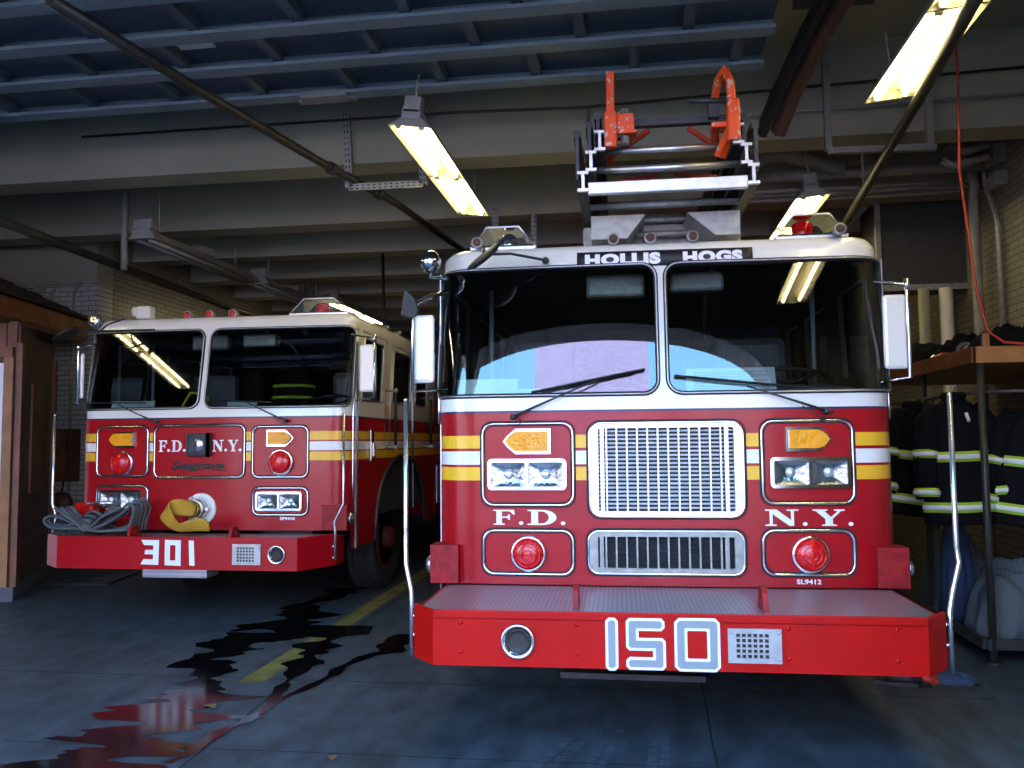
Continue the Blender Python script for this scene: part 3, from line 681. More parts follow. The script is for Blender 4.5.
    k.box(-.2, -.105, yo-.0, yo+.1, 3.19, 3.29, .008); k.box(-.2, -.09, yo-.01, yo+.11, 3.175, 3.195, .004); o = k.build('boom_bracket', 'orange', AL)
    k = MB(); k.tube([(-.155, yo+.05, 3.13), (-.155, yo+.05, 3.33)], .022, 12); k.tube([(-.22, yo+.05, 3.28), (-.17, yo+.05, 3.32)], .01, 6); k.build('bolt', 'galv', o)
    k = MB(); k.tube([(.37, yo+.35, 3.2), (.345, yo+.24, 3.38), (.365, yo+.1, 3.49), (.395, yo+.04, 3.52), (.415, yo+.02, 3.44), (.42, yo, 3.3)], .025, 6); k.beam((.425, yo, 3.1), (.425, yo, 3.33), .07, .07, bv=.014); k.box(.31, .4, yo, yo+.1, 3.185, 3.215, .004); k.beam((.36, yo+.1, 3.05), (.43, yo+.02, 3.2), .05, .04)
    o = k.build('boom_bracket', 'orange', AL)
    k = MB(); k.tube([(.2, yo+.05, 3.36), (.41, yo+.05, 3.345)], .016, 8); k.box(.3, .36, yo+.05, yo+.1, 3.26, 3.35, .004); k.build('bolt', 'darksteel', o)
    # cradle
    k = MB()
    k.prism([(-.36, 2.68), (-.15, 2.68), (-.04, 2.82), (-.36, 2.82)], lambda u, v, d: Vector((u, .25+d, v)), .6)
    k.build('ladder_cradle', 'galv', T); k = MB(); k.prism([(.5, 2.68), (.36, 2.68), (.2, 2.82), (.5, 2.82)], lambda u, v, d: Vector((u, .25+d, v)), .6)
    k.build('ladder_cradle', 'galv', T); k = MB(); k.box(-.42, .55, .6, 1.2, 2.62, 2.84); k.tube([(-.2, .5, 2.76), (.4, .5, 2.76)], .02, 8); k.tube([(-.2, .7, 2.8), (.4, .7, 2.8)], .02, 8)
    for yy in (3.4, 6.4): k.build('ladder_cradle', 'galv', T); k = MB(); k.box(-.42, .6, yy, yy+.2, 2.1, 2.87)
    k.build('ladder_cradle', 'galv', T)
def truck_b(S, T, bu):
    F_ = pt_y(-.532)
    b = MB()
    th = [(-.285, .733), (-.13, .733), (-.135, .536), (-.289, .54), (-.262, .583), (-.182, .58), (-.18, .618), (-.255, .62), (-.25, .655), (-.18, .655), (-.18, .69), (-.262, .692)]
    b.sheet(th, [], lambda u, v, d: F_(u, v, .001), 0, False)
    b.sheet([(-.081, .735), (.056, .733), (.056, .531), (-.081, .535)], [[(-.036, .693), (.01, .693), (.01, .573), (-.036, .573)]], lambda u, v, d: F_(u, v, .001), 0, False)
    b.sheet([(.122, .732), (.165, .73), (.175, .532), (.13, .535)], [], lambda u, v, d: F_(u, v, .001), 0, False)
    b.build('unit_number', 'sticker', bu)
    num_plate_grille(bu, .495, .73, .546, .706, -.53); horn(bu, .86, .626, -.53, .072)
    for a in ((-1.061, -.574, 1.221, 1.654), (-.508, .323, 1.21, 1.656), (.399, .889, 1.209, 1.64), (-1.056, -.567, .892, 1.135), (.406, .891, .889, 1.116)): panel(S, T, *a, r=.055)
    lamp_rect(S, T, -1.02, -.61, .925, 1.1); lamp_rect(S, T, .44, .85, .925, 1.085)
    turn_signal(S, T, -.94, -.69, 1.47, 1.61, -1); turn_signal(S, T, .53, .77, 1.47, 1.61, 1)
    round_lamp(S, T, -.81, 1.335, .1); round_lamp(S, T, .655, 1.335, .105)
    b = MB(); z = 1.43
    put_serif(b, [('F', -.47, z, .085, .1), ('.', -.39, z, .028, .024), ('D', -.35, z, .1, .1), ('.', -.243, z, .028, .024)], S); b.build('front_lettering', 'sticker', T); b = MB(); put_serif(b, [('N', .03, z, .105, .1), ('.', .142, z, .028, .024), ('Y', .175, z, .095, .1), ('.', .272, z, .028, .024)], lambda u, v, d: S(u, v, d+.003))
    b.build('front_lettering', 'sticker', T)
    b = MB(); put_text(b, text2d('SP9410', .026, .03, .13), lambda u, v, d: S(.65+u, .845+v, d)); b.build('serial_lettering', 'sticker', T)
    b = MB(); b.box(-.19, .03, -.05, -.003, 1.39, 1.59, .01); b.box(-.165, -.01, -.056, -.05, 1.41, 1.575, .01); o = b.build('swivel_lamp', 'darksteel', T)
    b = MB(); b.ball((-.075, -.055, 1.49), .055, (1, .35, 1.1), 14); b.build('lens', 'clearlens', o)
    b = MB(); b.sheet([(.0, 1.39), (.035, 1.38), (.035, 1.6), (.0, 1.58)], [], lambda u, v, d: Vector((u, -.06, v)), 0, False, .05); b.build('lamp_visor', 'sticker', o)
    # maker's script badge
    b = MB(); put_text(b, text2d('Seagrave', .085, .035, .5, shear=.35, spacing=.92), lambda u, v, d: S(-.35+u, 1.26+v, d), .008); b.tube([S(-.34+.5*k/12, 1.275+.012*math.sin(k), .006) for k in range(13)], .004, 5); b.build('maker_badge', 'black', T)
    # suction intake
    b = MB(); b.lathe([(.135, 0), (.135, .012), (.1, .02), (.09, .01)], (-.06, 0, .94), (0, -1, 0), 32); o = b.build('intake_flange', 'white', T)
    b = MB(); b.lathe([(.085, 0), (.085, .1), (.075, .11), (.065, .1), (.065, .02), (0, .02)], (-.075, -.0, .94), (0, -1, 0), 28)
    for t in (0, 2.1, 4.2): b.beam((-.075+.08*math.cos(t), -.06, .94+.08*math.sin(t)), (-.075+.115*math.cos(t), -.06, .94+.115*math.sin(t)), .02, .03)
    b.build('intake_coupling', 'brushed', o)
    wiper(S, T, (-.47, 1.69), (-.86, 1.85), (-1.2, 1.87), (-.6, 1.86)); wiper(S, T, (.7, 1.69), (.33, 1.86), (.02, 1.87), (.56, 1.85))
    for x in (-.33, -.12, .1): marker_light(T, (x, .2, 2.66), .035, m='redlens')
    for y_ in (1.3, 1.75): marker_light(T, (1.2, y_, 2.64), .03, (1, 0, 0), 'clearlens')
    beacon_bar(T, .62, 1.15, .25, .55, 2.655, 2.78, True, 1)
    b = MB(); b.box(-.82, -.68, .16, .26, 2.635, 2.75, .015); b.lathe([(.04, 0), (.045, .02), (.02, .03), (0, .03)], (-.83, .18, 2.70), (-.5, -1, 0), 16); b.build('roof_lamp', 'white', T)
    b = MB(); b.lathe([(.03, .0), (.055, .05), (.06, .09), (.05, .1), (0, .09)], (-1.2, .2, 2.62), (0, -1, .1), 20); b.build('spotlight', 'clearlens', T)
    b = MB(); b.lathe([(0, 0), (.08, .004), (.12, .02), (.12, .03), (0, .04)], (0, 0, 0), (0, 0, 1), 28)
    for v in b.bm.verts: v.co = Matrix.Translation((-1.22, -.2, 2.44)) @ Matrix.Rotation(math.radians(-28), 4, 'Y') @ Matrix.Rotation(math.radians(10), 4, 'X') @ v.co
    m_ = b.build('convex_mirror', 'black', T)
    b = MB(); b.tube([(-1.2, -.2, 2.47), (-1.0, -.12, 2.49), (-.55, .04, 2.51)], .009, 6); b.tube([(-.97, -.12, 2.49), (-.97, -.02, 2.56), (-.85, .05, 2.62)], .008, 6); b.build('mirror_arm', 'black', m_)
    mirror_tall(T, 1.445, .1, 1.93, 2.34, .15, [(1.21, .2, 2.44), (1.23, .2, 1.86)], -1)
    mirror_tall(T, -1.33, .1, 1.92, 2.33, .04, [(-1.2, .2, 2.42), (-1.23, .2, 1.86)])
    for sg in (-1, 1):
        k = MB(); k.tube([S(sg*(S.sA+.0), z_, .012) for z_ in [1.0+1.5*i/10 for i in range(11)]], .007, 6); k.build('pillar_trim', 'chrome', T)
    b = MB(); b.sheet([(-.09, 0), (.09, 0), (.09, .11), (0, .15), (-.09, .11)][::1], [], lambda u, v, d: Vector((S.W+.003+d, .72+u, 1.36+v)), 0, False, .004)
    b.build('door_emblem', 'gold', T)
    b = MB(); put_text(b, text2d('FDNY', .1, .02), lambda u, v, d: Vector((S.W+.004, 1.05+u, 1.76+v))); b.build('door_lettering', 'gold', T)
    # plank under the bumper
    b = MB(); b.box(-.29, .26, -.5, -.3, .43, .5, .004); b.build('step_bar', 'tread', T)
    b = MB(); b.box(-1.0, .9, 3.3, 8.3, 2.35, 2.5, .02); b.build('hose_bed_cover', 'galv', T)
# ------------------------------------------------------------------ world, building
SCN_W = bpy.data.worlds.new('sky'); SC.world = SCN_W; SCN_W.use_nodes = True
n = SCN_W.node_tree; n.nodes.clear()
tc = n.nodes.new('ShaderNodeTexCoord'); sp = n.nodes.new('ShaderNodeSeparateXYZ'); rp = n.nodes.new('ShaderNodeValToRGB'); bg = n.nodes.new('ShaderNodeBackground'); ou = n.nodes.new('ShaderNodeOutputWorld')
n.links.new(tc.outputs['Generated'], sp.inputs[0]); n.links.new(sp.outputs['Z'], rp.inputs[0]); n.links.new(rp.outputs[0], bg.inputs[0]); n.links.new(bg.outputs[0], ou.inputs[0])
e = rp.color_ramp.elements
e[0].position = 0.; e[0].color = (.85, .92, 1., 1); e[1].position = .9; e[1].color = (.16, .32, .75, 1)
x = e.new(.35); x.color = (.24, .58, 1., 1)
bg.inputs[1].default_value = 9.
# sun on the street behind the camera (never reaches into the garage)
sl = bpy.data.lights.new('sun', 'SUN'); sl.energy = 30; sl.angle = .01; sl.color = (1, .95, .86)
so = bpy.data.objects.new('sun', sl); C.objects.link(so); so.rotation_euler = (math.radians(-38), math.radians(20), 0)
XL, XR, YB, ZC = -6.66, 3.4, 20., 4.75
def floor_mat():
    m, n, b = nt('concrete_floor'); tc = n.nodes.new('ShaderNodeTexCoord')
    def noise(s, d, sc=(1, 1, 1)):
        mp = n.nodes.new('ShaderNodeMapping'); mp.inputs['Scale'].default_value = sc; t = n.nodes.new('ShaderNodeTexNoise'); t.inputs['Scale'].default_value = s; t.inputs['Detail'].default_value = d
        n.links.new(tc.outputs['Object'], mp.inputs[0]); n.links.new(mp.outputs[0], t.inputs[0]); return t
    a = noise(.5, 8); c = noise(7, 8, (1, .45, 1)); r = n.nodes.new('ShaderNodeValToRGB'); n.links.new(a.outputs[0], r.inputs[0])
    r.color_ramp.elements[0].position = .35; r.color_ramp.elements[0].color = (.038, .05, .062, 1); r.color_ramp.elements[1].position = .7; r.color_ramp.elements[1].color = (.066, .084, .102, 1)
    r2 = n.nodes.new('ShaderNodeValToRGB'); n.links.new(c.outputs[0], r2.inputs[0]); r2.color_ramp.elements[0].position = .35; r2.color_ramp.elements[0].color = (.55, .55, .55, 1); r2.color_ramp.elements[1].position = .65; r2.color_ramp.elements[1].color = (1.25, 1.25, 1.25, 1)
    mx = n.nodes.new('ShaderNodeMix'); mx.data_type = 'RGBA'; mx.blend_type = 'MULTIPLY'; mx.inputs[0].default_value = 1; n.links.new(r.outputs[0], mx.inputs[6]); n.links.new(r2.outputs[0], mx.inputs[7])
    n.links.new(mx.outputs[2], b.inputs['Base Color']); b.inputs['Roughness'].default_value = .62
    bp = n.nodes.new('ShaderNodeBump'); bp.inputs['Strength'].default_value = .15; bp.inputs['Distance'].default_value = .01; n.links.new(c.outputs[0], bp.inputs['Height']); n.links.new(bp.outputs[0], b.inputs['Normal'])
    return m
M['floor'] = floor_mat()
M['brickxz'] = brick('glazed_brick_front', 'X', (.30, .28, .22), (.24, .22, .18), (.05, .045, .035)); M['brickwhite'] = brick('white_glazed_brick', 'X', (.56, .56, .53), (.47, .47, .45), (.07, .065, .06)); M['brickyz'] = brick('glazed_brick_side', 'Y', (.30, .28, .22), (.24, .22, .18), (.05, .045, .035))
M['street'] = mat('street_asphalt', (.11, .11, .12), .9, var=.1, vscale=1.)
M['facade'] = mat('pale_facade', (.5, .42, .45), .9)
def room(name, m, *bx):
    b = MB()
    for q in bx: b.box(*q)
    return struct(b.build(name, m))
room('floor', 'floor', (-12, 12, -2.5, YB+.3, -.3, 0)); room('floor_street', 'street', (-60, 60, -70, -2.5, -.35, -.05))
room('ceiling', 'concrete_paint', (-12, 12, .9, YB+.3, ZC, ZC+.3))
room('wall_street', 'facade', (-40, -14, -24, -22, 0, 7), (-14, 3, -26, -24, 0, 8.5), (3, 40, -24, -22, 0, 6.5))
room('wall_street', 'facadeA', (-4.2, 1.5, -23.9, -21.5, 0, 15.2))
room('wall_right', 'brickyz', (XR, XR+.3, .9, YB, 0, ZC))
room('wall_left', 'brickyz', (XL-.3, XL, 9.98, YB, 0, ZC)); room('wall_near', 'brickwhite', (-12, XL, 9.7, 9.98, 0, 3.52))
room('trim_20', 'concrete_paint', (-12, XL, 9.66, 9.98, 3.52, ZC))
room('wall_far_left', 'brickyz', (-12, -11.7, .9, 9.7, 0, ZC))
room('wall_back', 'brickxz', (-12, 12, YB, YB+.3, 0, ZC))
room('wall_front', 'brickxz', (-12, -6.4, .9, 1.3, 0, ZC), (2.5, 12, .9, 1.3, 0, ZC), (-6.4, 2.5, .9, 1.3, 4.1, 7.5), (-2.8, -2.1, .9, 1.3, 0, 4.1))
for nm, xa, xb in (('wall_front', -2.1, 1.62), ('wall_front', -6.4, -2.8)):
    b = MB(); xm = (xa+xb)/2; hw = (xb-xa)/2  # unseen arches and pier, shaped to curve the sky mirrored in the windscreen
    b.sheet([(xa, 4.1), (xa, 3.1)]+[(xm-hw*math.cos(t), 3.1+.82*math.sin(t)**.75) for t in [PI*k/30 for k in range(1, 30)]]+[(xb, 3.1), (xb, 4.1)], [], lambda u, v, d: Vector((u, .9+d, v)), 0, False, .4); struct(b.build(nm, 'brickxz'))
room('wall_front', 'brickxz', (1.62, 2.5, .9, 1.3, 0, 4.1))
yb = [7.05, 8.97, 10.4, 11.9, 13.3, 14.8, 16.3, 17.8]
for i, y in enumerate(yb): room('trim_%d' % (i+1), 'concrete_paint', (-12 if y < 9.6 else XL, XR, y, y+.32, 3.95, ZC))
# painted line and joints in the floor
M['linepaint'] = mat('worn_yellow_line', (.17, .15, .035), .7, var=.5, vscale=5)
M['joint'] = mat('floor_joint', (.012, .014, .018), .8)
b = MB(); b.quad((-2.50, 5.1, .002), (-2.34, 5.14, .002), (-2.36, 15, .002), (-2.52, 15, .002)); struct(b.build('trim_9', 'linepaint'))
def strip(name, pts, w, m, z=.0015):
    P = []
    for a, c in zip(pts, pts[1:]):
        k = 6
        P += [(a[0]+(c[0]-a[0])*i/k, a[1]+(c[1]-a[1])*i/k) for i in range(k)]
    P.append(pts[-1]); P = [(p[0]+random.uniform(-.006, .006), p[1]+random.uniform(-.006, .006)) for p in P]
    b = MB(); b.sheet(stroke_poly(P, w), [], lambda u, v, d: Vector((u, v, z)), 0, False); return struct(b.build(name, m))
strip('trim_10', [(-2.11, 3.7), (-2.27, 6.9), (-2.3, 9)], .014, 'joint'); strip('trim_11', [(-5, 5.2), (-1.2, 5.22), (2, 5.3)], .012, 'joint'); strip('trim_12', [(.34, 3.6), (.37, 6.)], .01, 'joint'); strip('trim_13', [(-3.2, 3.98), (.3, 4.05)], .008, 'joint')
# ---- wet trails
M['water'], _n, _b = nt('water_film'); _b.inputs['Base Color'].default_value = (.006, .005, .006, 1); _b.inputs['Roughness'].default_value = .13; _b.inputs['Specular IOR Level'].default_value = .4
def puddle(pts, ws, label, seed):
    rnd = random.Random(seed); L = []; R = []; P = []
    for (a, wa), (c, wc) in zip(zip(pts, ws), zip(pts[1:], ws[1:])):
        k = 12
        for i in range(k): t = i/k; P.append((Vector(a).lerp(Vector(c), t), wa+(wc-wa)*t))
    P.append((Vector(pts[-1]), ws[-1]))
    ph = [rnd.uniform(0, 6) for _ in range(8)]
    for i, (p, w) in enumerate(P):
        d = (P[min(i+1, len(P)-1)][0]-P[max(i-1, 0)][0]).normalized(); nn = Vector((-d.y, d.x))
        j = lambda q: w*(.5+.25*math.sin(i*.4+ph[q])+.17*math.sin(i*.9+ph[q+1])+rnd.uniform(-.09, .09))
        L.append(p+nn*max(.006, j(0))); R.append(p-nn*max(.006, j(3)))
    lp = [(q.x, q.y) for q in L+R[::-1]]
    b = MB(); vs, fs = region(lp, [], 0); V = [b.bm.verts.new((u, v, .003+seed*.0002)) for u, v in vs]; b._done([b.bm.faces.new([V[i] for i in f]) for f in fs])
    return tag(b.build('puddle', 'water'), label, 'puddle', 'water trails on the floor')
puddle([(-2.75, 8.7), (-2.95, 8.35), (-3.05, 7.6), (-2.9, 6.95), (-2.78, 6.55), (-3.0, 6.0), (-2.98, 5.6), (-2.75, 5.2), (-2.63, 4.9)], [.1, .25, .2, .5, .75, .35, .3, .22, .16], 'dark wet trail beginning by the front tyre of the farther truck', 3)
puddle([(-2.66, 5.0), (-2.62, 4.75), (-2.6, 4.45), (-2.55, 4.1), (-2.55, 3.85), (-2.5, 3.5)], [.15, .5, .62, .5, .6, .5], 'wide wet patch in the foreground with a red reflection', 5)
puddle([(-1.25, 7.2), (-1.45, 6.7), (-1.72, 6.3), (-1.9, 5.8), (-2.0, 5.2), (-2.1, 4.6), (-2.15, 4.2), (-2.2, 3.8)], [.25, .35, .3, .09, .06, .05, .07, .05], 'thin wet trickle right of the yellow line near the chrome pole', 8)
puddle([(-2.3, 6.5), (-2.35, 6.1), (-2.28, 5.7), (-2.2, 5.2), (-2.12, 4.75)], [.04, .22, .2, .08, .05], 'short wet streak crossing the end of the yellow line', 11)
M['leaf'] = mat('dead_leaf', (.2, .09, .03), .8)
def leaf(x, y, s, label):
    b = MB(); P = [(0, -.5), (.25, -.3), (.45, 0), (.2, .1), (.3, .35), (0, .5), (-.3, .3), (-.2, .1), (-.45, -.05), (-.2, -.3)]
    a = random.uniform(0, 6); ca, sa = math.cos(a), math.sin(a)
    b.sheet(P, [], lambda u, v, d: Vector(((u*ca-v*sa)*s, (u*sa+v*ca)*s, .006+.3*s*abs(u)+d)), .15, True, .002); o = b.build('leaf', 'leaf', None, (x, y, 0)); tag(o, label, 'leaf')
leaf(-2.42, 4.62, .09, 'curled brown leaf lying on the red-tinted wet patch'); leaf(-1.93, 6.3, .09, 'brown leaf on the floor right of the yellow line'); leaf(-1.45, 3.95, .06, 'small pale leaf on bare concrete nearest the camera')
# ---- wet tyre prints in front of the near truck
M['tyreprint'] = mat('dusty_tyre_print', (.1, .125, .15), .7, var=.3, vscale=20)
for i, (xa, ya, xb, yb_, wd) in enumerate(((-.5, 3.8, -.24, 4.6, .13), (-.25, 3.8, -.12, 4.55, .1), (.06, 3.8, .1, 4.6, .12))):
    b = MB(); n_ = 44; rnd_ = random.Random(i)
    for k in range(n_):
        t = k/n_
        for s_ in (-1, 1):
            if rnd_.random() < .25+.5*t: continue
            cx, cy_ = xa+(xb-xa)*t+s_*wd*.25, ya+(yb_-ya)*t; l = wd*.2*rnd_.uniform(.6, 1.1)
            b.quad((cx-l, cy_-.004+s_*.006, .0025), (cx+l, cy_-.004-s_*.006, .0025), (cx+l, cy_+.004-s_*.006, .0025), (cx-l, cy_+.004+s_*.006, .0025))
    struct(b.build('trim_%d' % (14+i), 'tyreprint'))
# ---- overhead door
D = empty('overhead_door', (0, 0, 4.12), 0, 'blue-grey panelled garage door rolled up flat under the ceiling', 'garage door')
for k in range(7):
    y1 = 6.05-.5*k-.02*(k > 0); y0 = y1-.5
    if y0 < 1.4: break
    b = MB(); b.box(-9, .93, y0, y1, .1, .13); sec = b.build('door_panel', 'doorpanel', D)
    b = MB(); b.box(-9, .93, y1-.006, y1, 0, .12); b.box(-9, .93, y1-.13, y1-.006, -.012, .012); b.box(-9, .93, y0+.004, y0+.012, .03, .12); b.box(-9, .93, y0+.004, y0+.05, .03, .04); b.build('door_rail', 'door', sec)
    for j in range(14):
        x = .7-j*.7-(.35 if k % 2 else 0)
        b = MB(); b.box(x, x+.07, y0+.05, y1-.09, .03, .1); b.ball((x+.035, y1-.1, .02), .014, seg=8); b.build('door_stile', 'doorpanel', sec)
b = MB(); b.box(-2.5, -2.05, 5.99, 6.06, -.03, .06, .004); b.box(-2.45, -2.1, 5.9, 5.99, -.04, -.02); b.build('door_latch', 'grey', D)
b = MB(); b.box(-3.05, -2.8, 5.15, 5.28, .085, .1); b.build('door_sticker', 'paper', D)
# ---- fluorescent fittings
def fitting(x, y0, y1, z, tilt, label, ns=2):
    T = empty('fluorescent_light', (x, y0, z), 0, label, 'ceiling light', 'fluorescent ceiling lights'); T.rotation_euler = (0, math.radians(tilt), 0)
    L = y1-y0
    b = MB(); b.box(-.07, .07, 0, L, .06, .13, .008); b.build('ballast_housing', 'grey', T)
    for s in range(ns):
        a, e_ = s*L/ns+.005, (s+1)*L/ns-.005
        pr = [(-.16, 0), (-.155, .0), (-.075, .055), (.075, .055), (.155, 0), (.16, 0), (.08, .062), (-.08, .062)]
        b = MB(); b.prism(pr, lambda u, v, d: Vector((u, a+d, v)), e_-a); r = b.build('reflector', 'reflector', T)
        for v in (a, e_-.004): 
            b = MB(); b.prism([(-.158, 0), (.158, 0), (.08, .058), (-.08, .058)], lambda u, w_, d: Vector((u, v+d, w_)), .004); b.build('end_plate', 'grey' if v == a and s == 0 else 'reflector', r)
        for q in (-.085, .085):
            b = MB(); b.tube([(q, a+.04, .012), (q, e_-.04, .012)], .019, 12); b.build('fluorescent_tube', 'tubeglow', r)
            for ya in (a+.005, e_-.04): b = MB(); b.box(q-.02, q+.02, ya, ya+.035, -.01, .055, .004); b.build('tube_socket', 'reflector', r)
    b = MB()
    b.box(-.06, .06, .0, .1, .1, .22, .005); b.build('mounting_box', 'grey', T)
    for v in (.06, L-.12): b = MB(); b.tube([(0, v, .12), (0, v, .4 if y0+v < 6.1 else .95)], .009, 6); b.build('hanging_rod', 'galv', T)
    return T
fitting(-1.53, 5.62, 7.98, 3.7, 8, 'glowing twin-tube fluorescent light hanging above the gap between the trucks')
fitting(1.68, 2.1, 5.7, 3.7, -6, 'nearest fluorescent light, three sections long, with a dark rail in front', 3)
fitting(-6.35, 3.1, 5.6, 3.62, 0, 'fluorescent light near the wooden shed, mirrored in the farther windscreen')
fitting(1.64, 7.9, 10.3, 3.7, -6, 'fluorescent light right behind the raised ladder, above the truck roof')
fitting(-4.72, 12.75, 15.1, 3.7, 8, 'distant fluorescent light seen above the farther truck beacon')
for (x, y, z, lb) in ((-4.87, 7.75, 3.6, 'unlit light fitting hung over the farther truck, end towards the wooden shed'), (-4.8, 10.25, 3.6, 'unlit light fitting over the farther truck, deeper into the garage')):
    T = empty('light_fitting', (x, y, z), 0, lb, 'ceiling light'); b = MB(); b.prism([(-.15, -.04), (.15, -.04), (.07, .06), (-.07, .06)], lambda u, v, d: Vector((u, d, v)), 2.4); b.build('reflector', 'grey', T)
    b = MB(); b.box(-.1, .1, 0, .12, .06, .16, .005); b.build('mounting', 'grey', T); b = MB(); b.box(-.08, .08, 1.1, 1.35, .06, .14, .005); b.build('mounting', 'grey', T)
    for q in (.3, 2.): b = MB(); b.tube([(0, q, .06), (0, q, .8)], .01, 6); b.build('hanging_rod', 'grey', T)
    for q in (-.06, .06):
        b = MB(); b.tube([(q, .05, -.05), (q, 2.35, -.05)], .018, 10); b.build('dark_tube', 'grey', T)
# ---- pipes and rails under the ceiling
def pipe(name, pts, r, m, label, cat='pipe', seg=10, fl=()):
    o = Vector(pts[0])
    if not fl: b = MB(); b.tube([Vector(p)-o for p in pts], r, seg); return tag(b.build(name, m, None, o), label, cat)
    T = empty(name, pts[0], 0, label, cat)
    b = MB(); b.tube([Vector(p)-o for p in pts], r, seg); b.build('tube', m, T)
    if fl:
        for i in fl:
            b = MB()
            q0, q1 = Vector(pts[-3]), Vector(pts[-2]); p = q0.lerp(q1, i)-o; d = (q1-q0).normalized()
            b.lathe([(r*1.2, -.03), (r*1.5, -.03), (r*1.5, .03), (r*1.2, .03)], p, d, 12); b.build('collar', m, T)
    return T
pipe('ceiling_rail', [(-3.0, 3.9, 3.83), (-2.78, 5.14, 3.81), (-2.52, 6.47, 3.79), (-2.22, 7.7, 3.77), (-2.02, 9.9, 3.8)], .035, 'darkpipe', 'long brown rail slanting down from the raised door towards the near truck roof', 'rail', fl=(.15, .75))
pipe('ceiling_rail', [(1.62, 3.9, 3.6), (1.71, 4.62, 3.62), (1.86, 5.89, 3.66), (2.2, 9.23, 3.72)], .036, 'darkpipe', 'dark rail crossing in front of the nearest fluorescent light', 'rail')
pipe('ceiling_rail', [(-5.3, 5.6, 3.42), (-5.42, 8., 3.4), (-5.6, 11, 3.4), (-5.6, 15, 3.4)], .045, 'darkpipe', 'dark rail running along the ceiling above the wooden shed', 'rail')
M['perf'] = mat('perforated_steel', (.42, .42, .38), .45, .3)
def perf(b, a, c, w=.055):
    a, c = Vector(a), Vector(c); n_ = int((c-a).length/.045); b.beam(a, c, .006, w); b.mi = 1
    for i in range(n_):
        p = a.lerp(c, (i+.5)/n_); b.beam(p-Vector((.004, .005, .0)), p+Vector((.004, -.005, 0)), .0, .0) if 0 else b.box(p.x-.006, p.x+.006, p.y-.0295, p.y-.0285, p.z-.012, p.z+.012)
    b.mi = 0
def angle_iron(pts, label, w=.06):
    T = empty('hanging_bracket', pts[0], 0, label, 'bracket'); o = Vector(pts[0])
    for a, c in zip(pts, pts[1:]):
        a, c = Vector(a)-o, Vector(c)-o; b = MB(); d = c-a; horiz = abs(d.x) > abs(d.z)
        b.beam(a, c, .008 if 0 else w, .006, up=(0, 1, 0)); b.beam(a+Vector((0, .03, .03 if horiz else 0))+Vector((0 if horiz else .03, 0, 0)), c+Vector((0, .03, .03 if horiz else 0))+Vector((0 if horiz else .03, 0, 0)), w, .006, up=(0, 0, 1) if horiz else (1, 0, 0))
        b.mi = 1; n_ = int(d.length/.05)
        for i in range(n_):
            p = a.lerp(c, (i+.5)/n_); q = (.012, .005) if horiz else (.005, .012)
            for s_ in (-.014, .014):
                px, pz = (p.x, p.z+s_) if horiz else (p.x+s_, p.z); b.box(px-q[0], px+q[0], p.y-.0045, p.y-.0035, pz-q[1], pz+q[1])
        b.build('slotted_angle', ['perf', 'black'], T)
    return T
angle_iron([(-2.48, 6.98, 4.4), (-2.44, 6.98, 3.72), (-1.78, 6.98, 3.72), (-1.78, 6.98, 4.4)], 'slotted steel bracket hanging from the beam left of the lit fitting')
angle_iron([(-1.06, 9.0, 3.95), (-1.06, 9.0, 3.2)], 'slotted steel hanger dropping behind the clear roof lamp', .05); angle_iron([(-1.42, 8.6, 3.95), (-1.42, 8.6, 3.1)], 'slotted steel hanger directly under the far end of the lit fitting', .06)
T = empty('trapeze_hanger', (1.56, 6.9, 3.78), 0, 'square steel trapeze hanging below the near beam with a chain', 'bracket')
b = MB(); b.beam((0, 0, 0), (.82, .05, 0), .05, .05); b.beam((0, 0, 0), (0, 0, 1.), .05, .05); b.beam((.78, .05, 0), (.78, .05, 1.), .05, .05); b.build('trapeze_frame', 'pipe', T)
b = MB()
for i in range(5):
    c = Vector((.26, .02, -.05-.05*i)); ax = Vector((1, 0, 0)) if i % 2 else Vector((0, 1, 0)); b.tube([c+ax*.012*math.cos(t)+Vector((0, 0, .03*math.sin(t))) for t in [2*PI*k/12 for k in range(12)]], .004, 5, True)
b.build('chain', 'galv', T)
# dark hoist beams right of the door
T = empty('door_hoist', (1.25, 5.2, 4.2), 0, 'dark curved hoist track hanging right of the raised door', 'hoist')
for k in range(2):
    b = MB(); P = [Vector((.15+k*.13, -1.2, .22)), Vector((.05+k*.13, -.3, .14)), Vector((-.08+k*.12, .5, .0)), Vector((-.2+k*.12, 1.0, -.22)), Vector((-.28+k*.12, 1.2, -.42))]
    for a, c in zip(P, P[1:]): b.beam(a, c+(c-a)*.03, .05+.03*k, .1)
    b.build('track', 'rust' if k else 'black', T)
b = MB(); b.box(-.05, .5, -.5, -.3, .1, .25, .01); b.build('cross_plate', 'darksteel', T); b = MB(); b.box(-.2, .3, .1, .3, .05, .12, .01); b.build('cross_plate', 'darksteel', T)
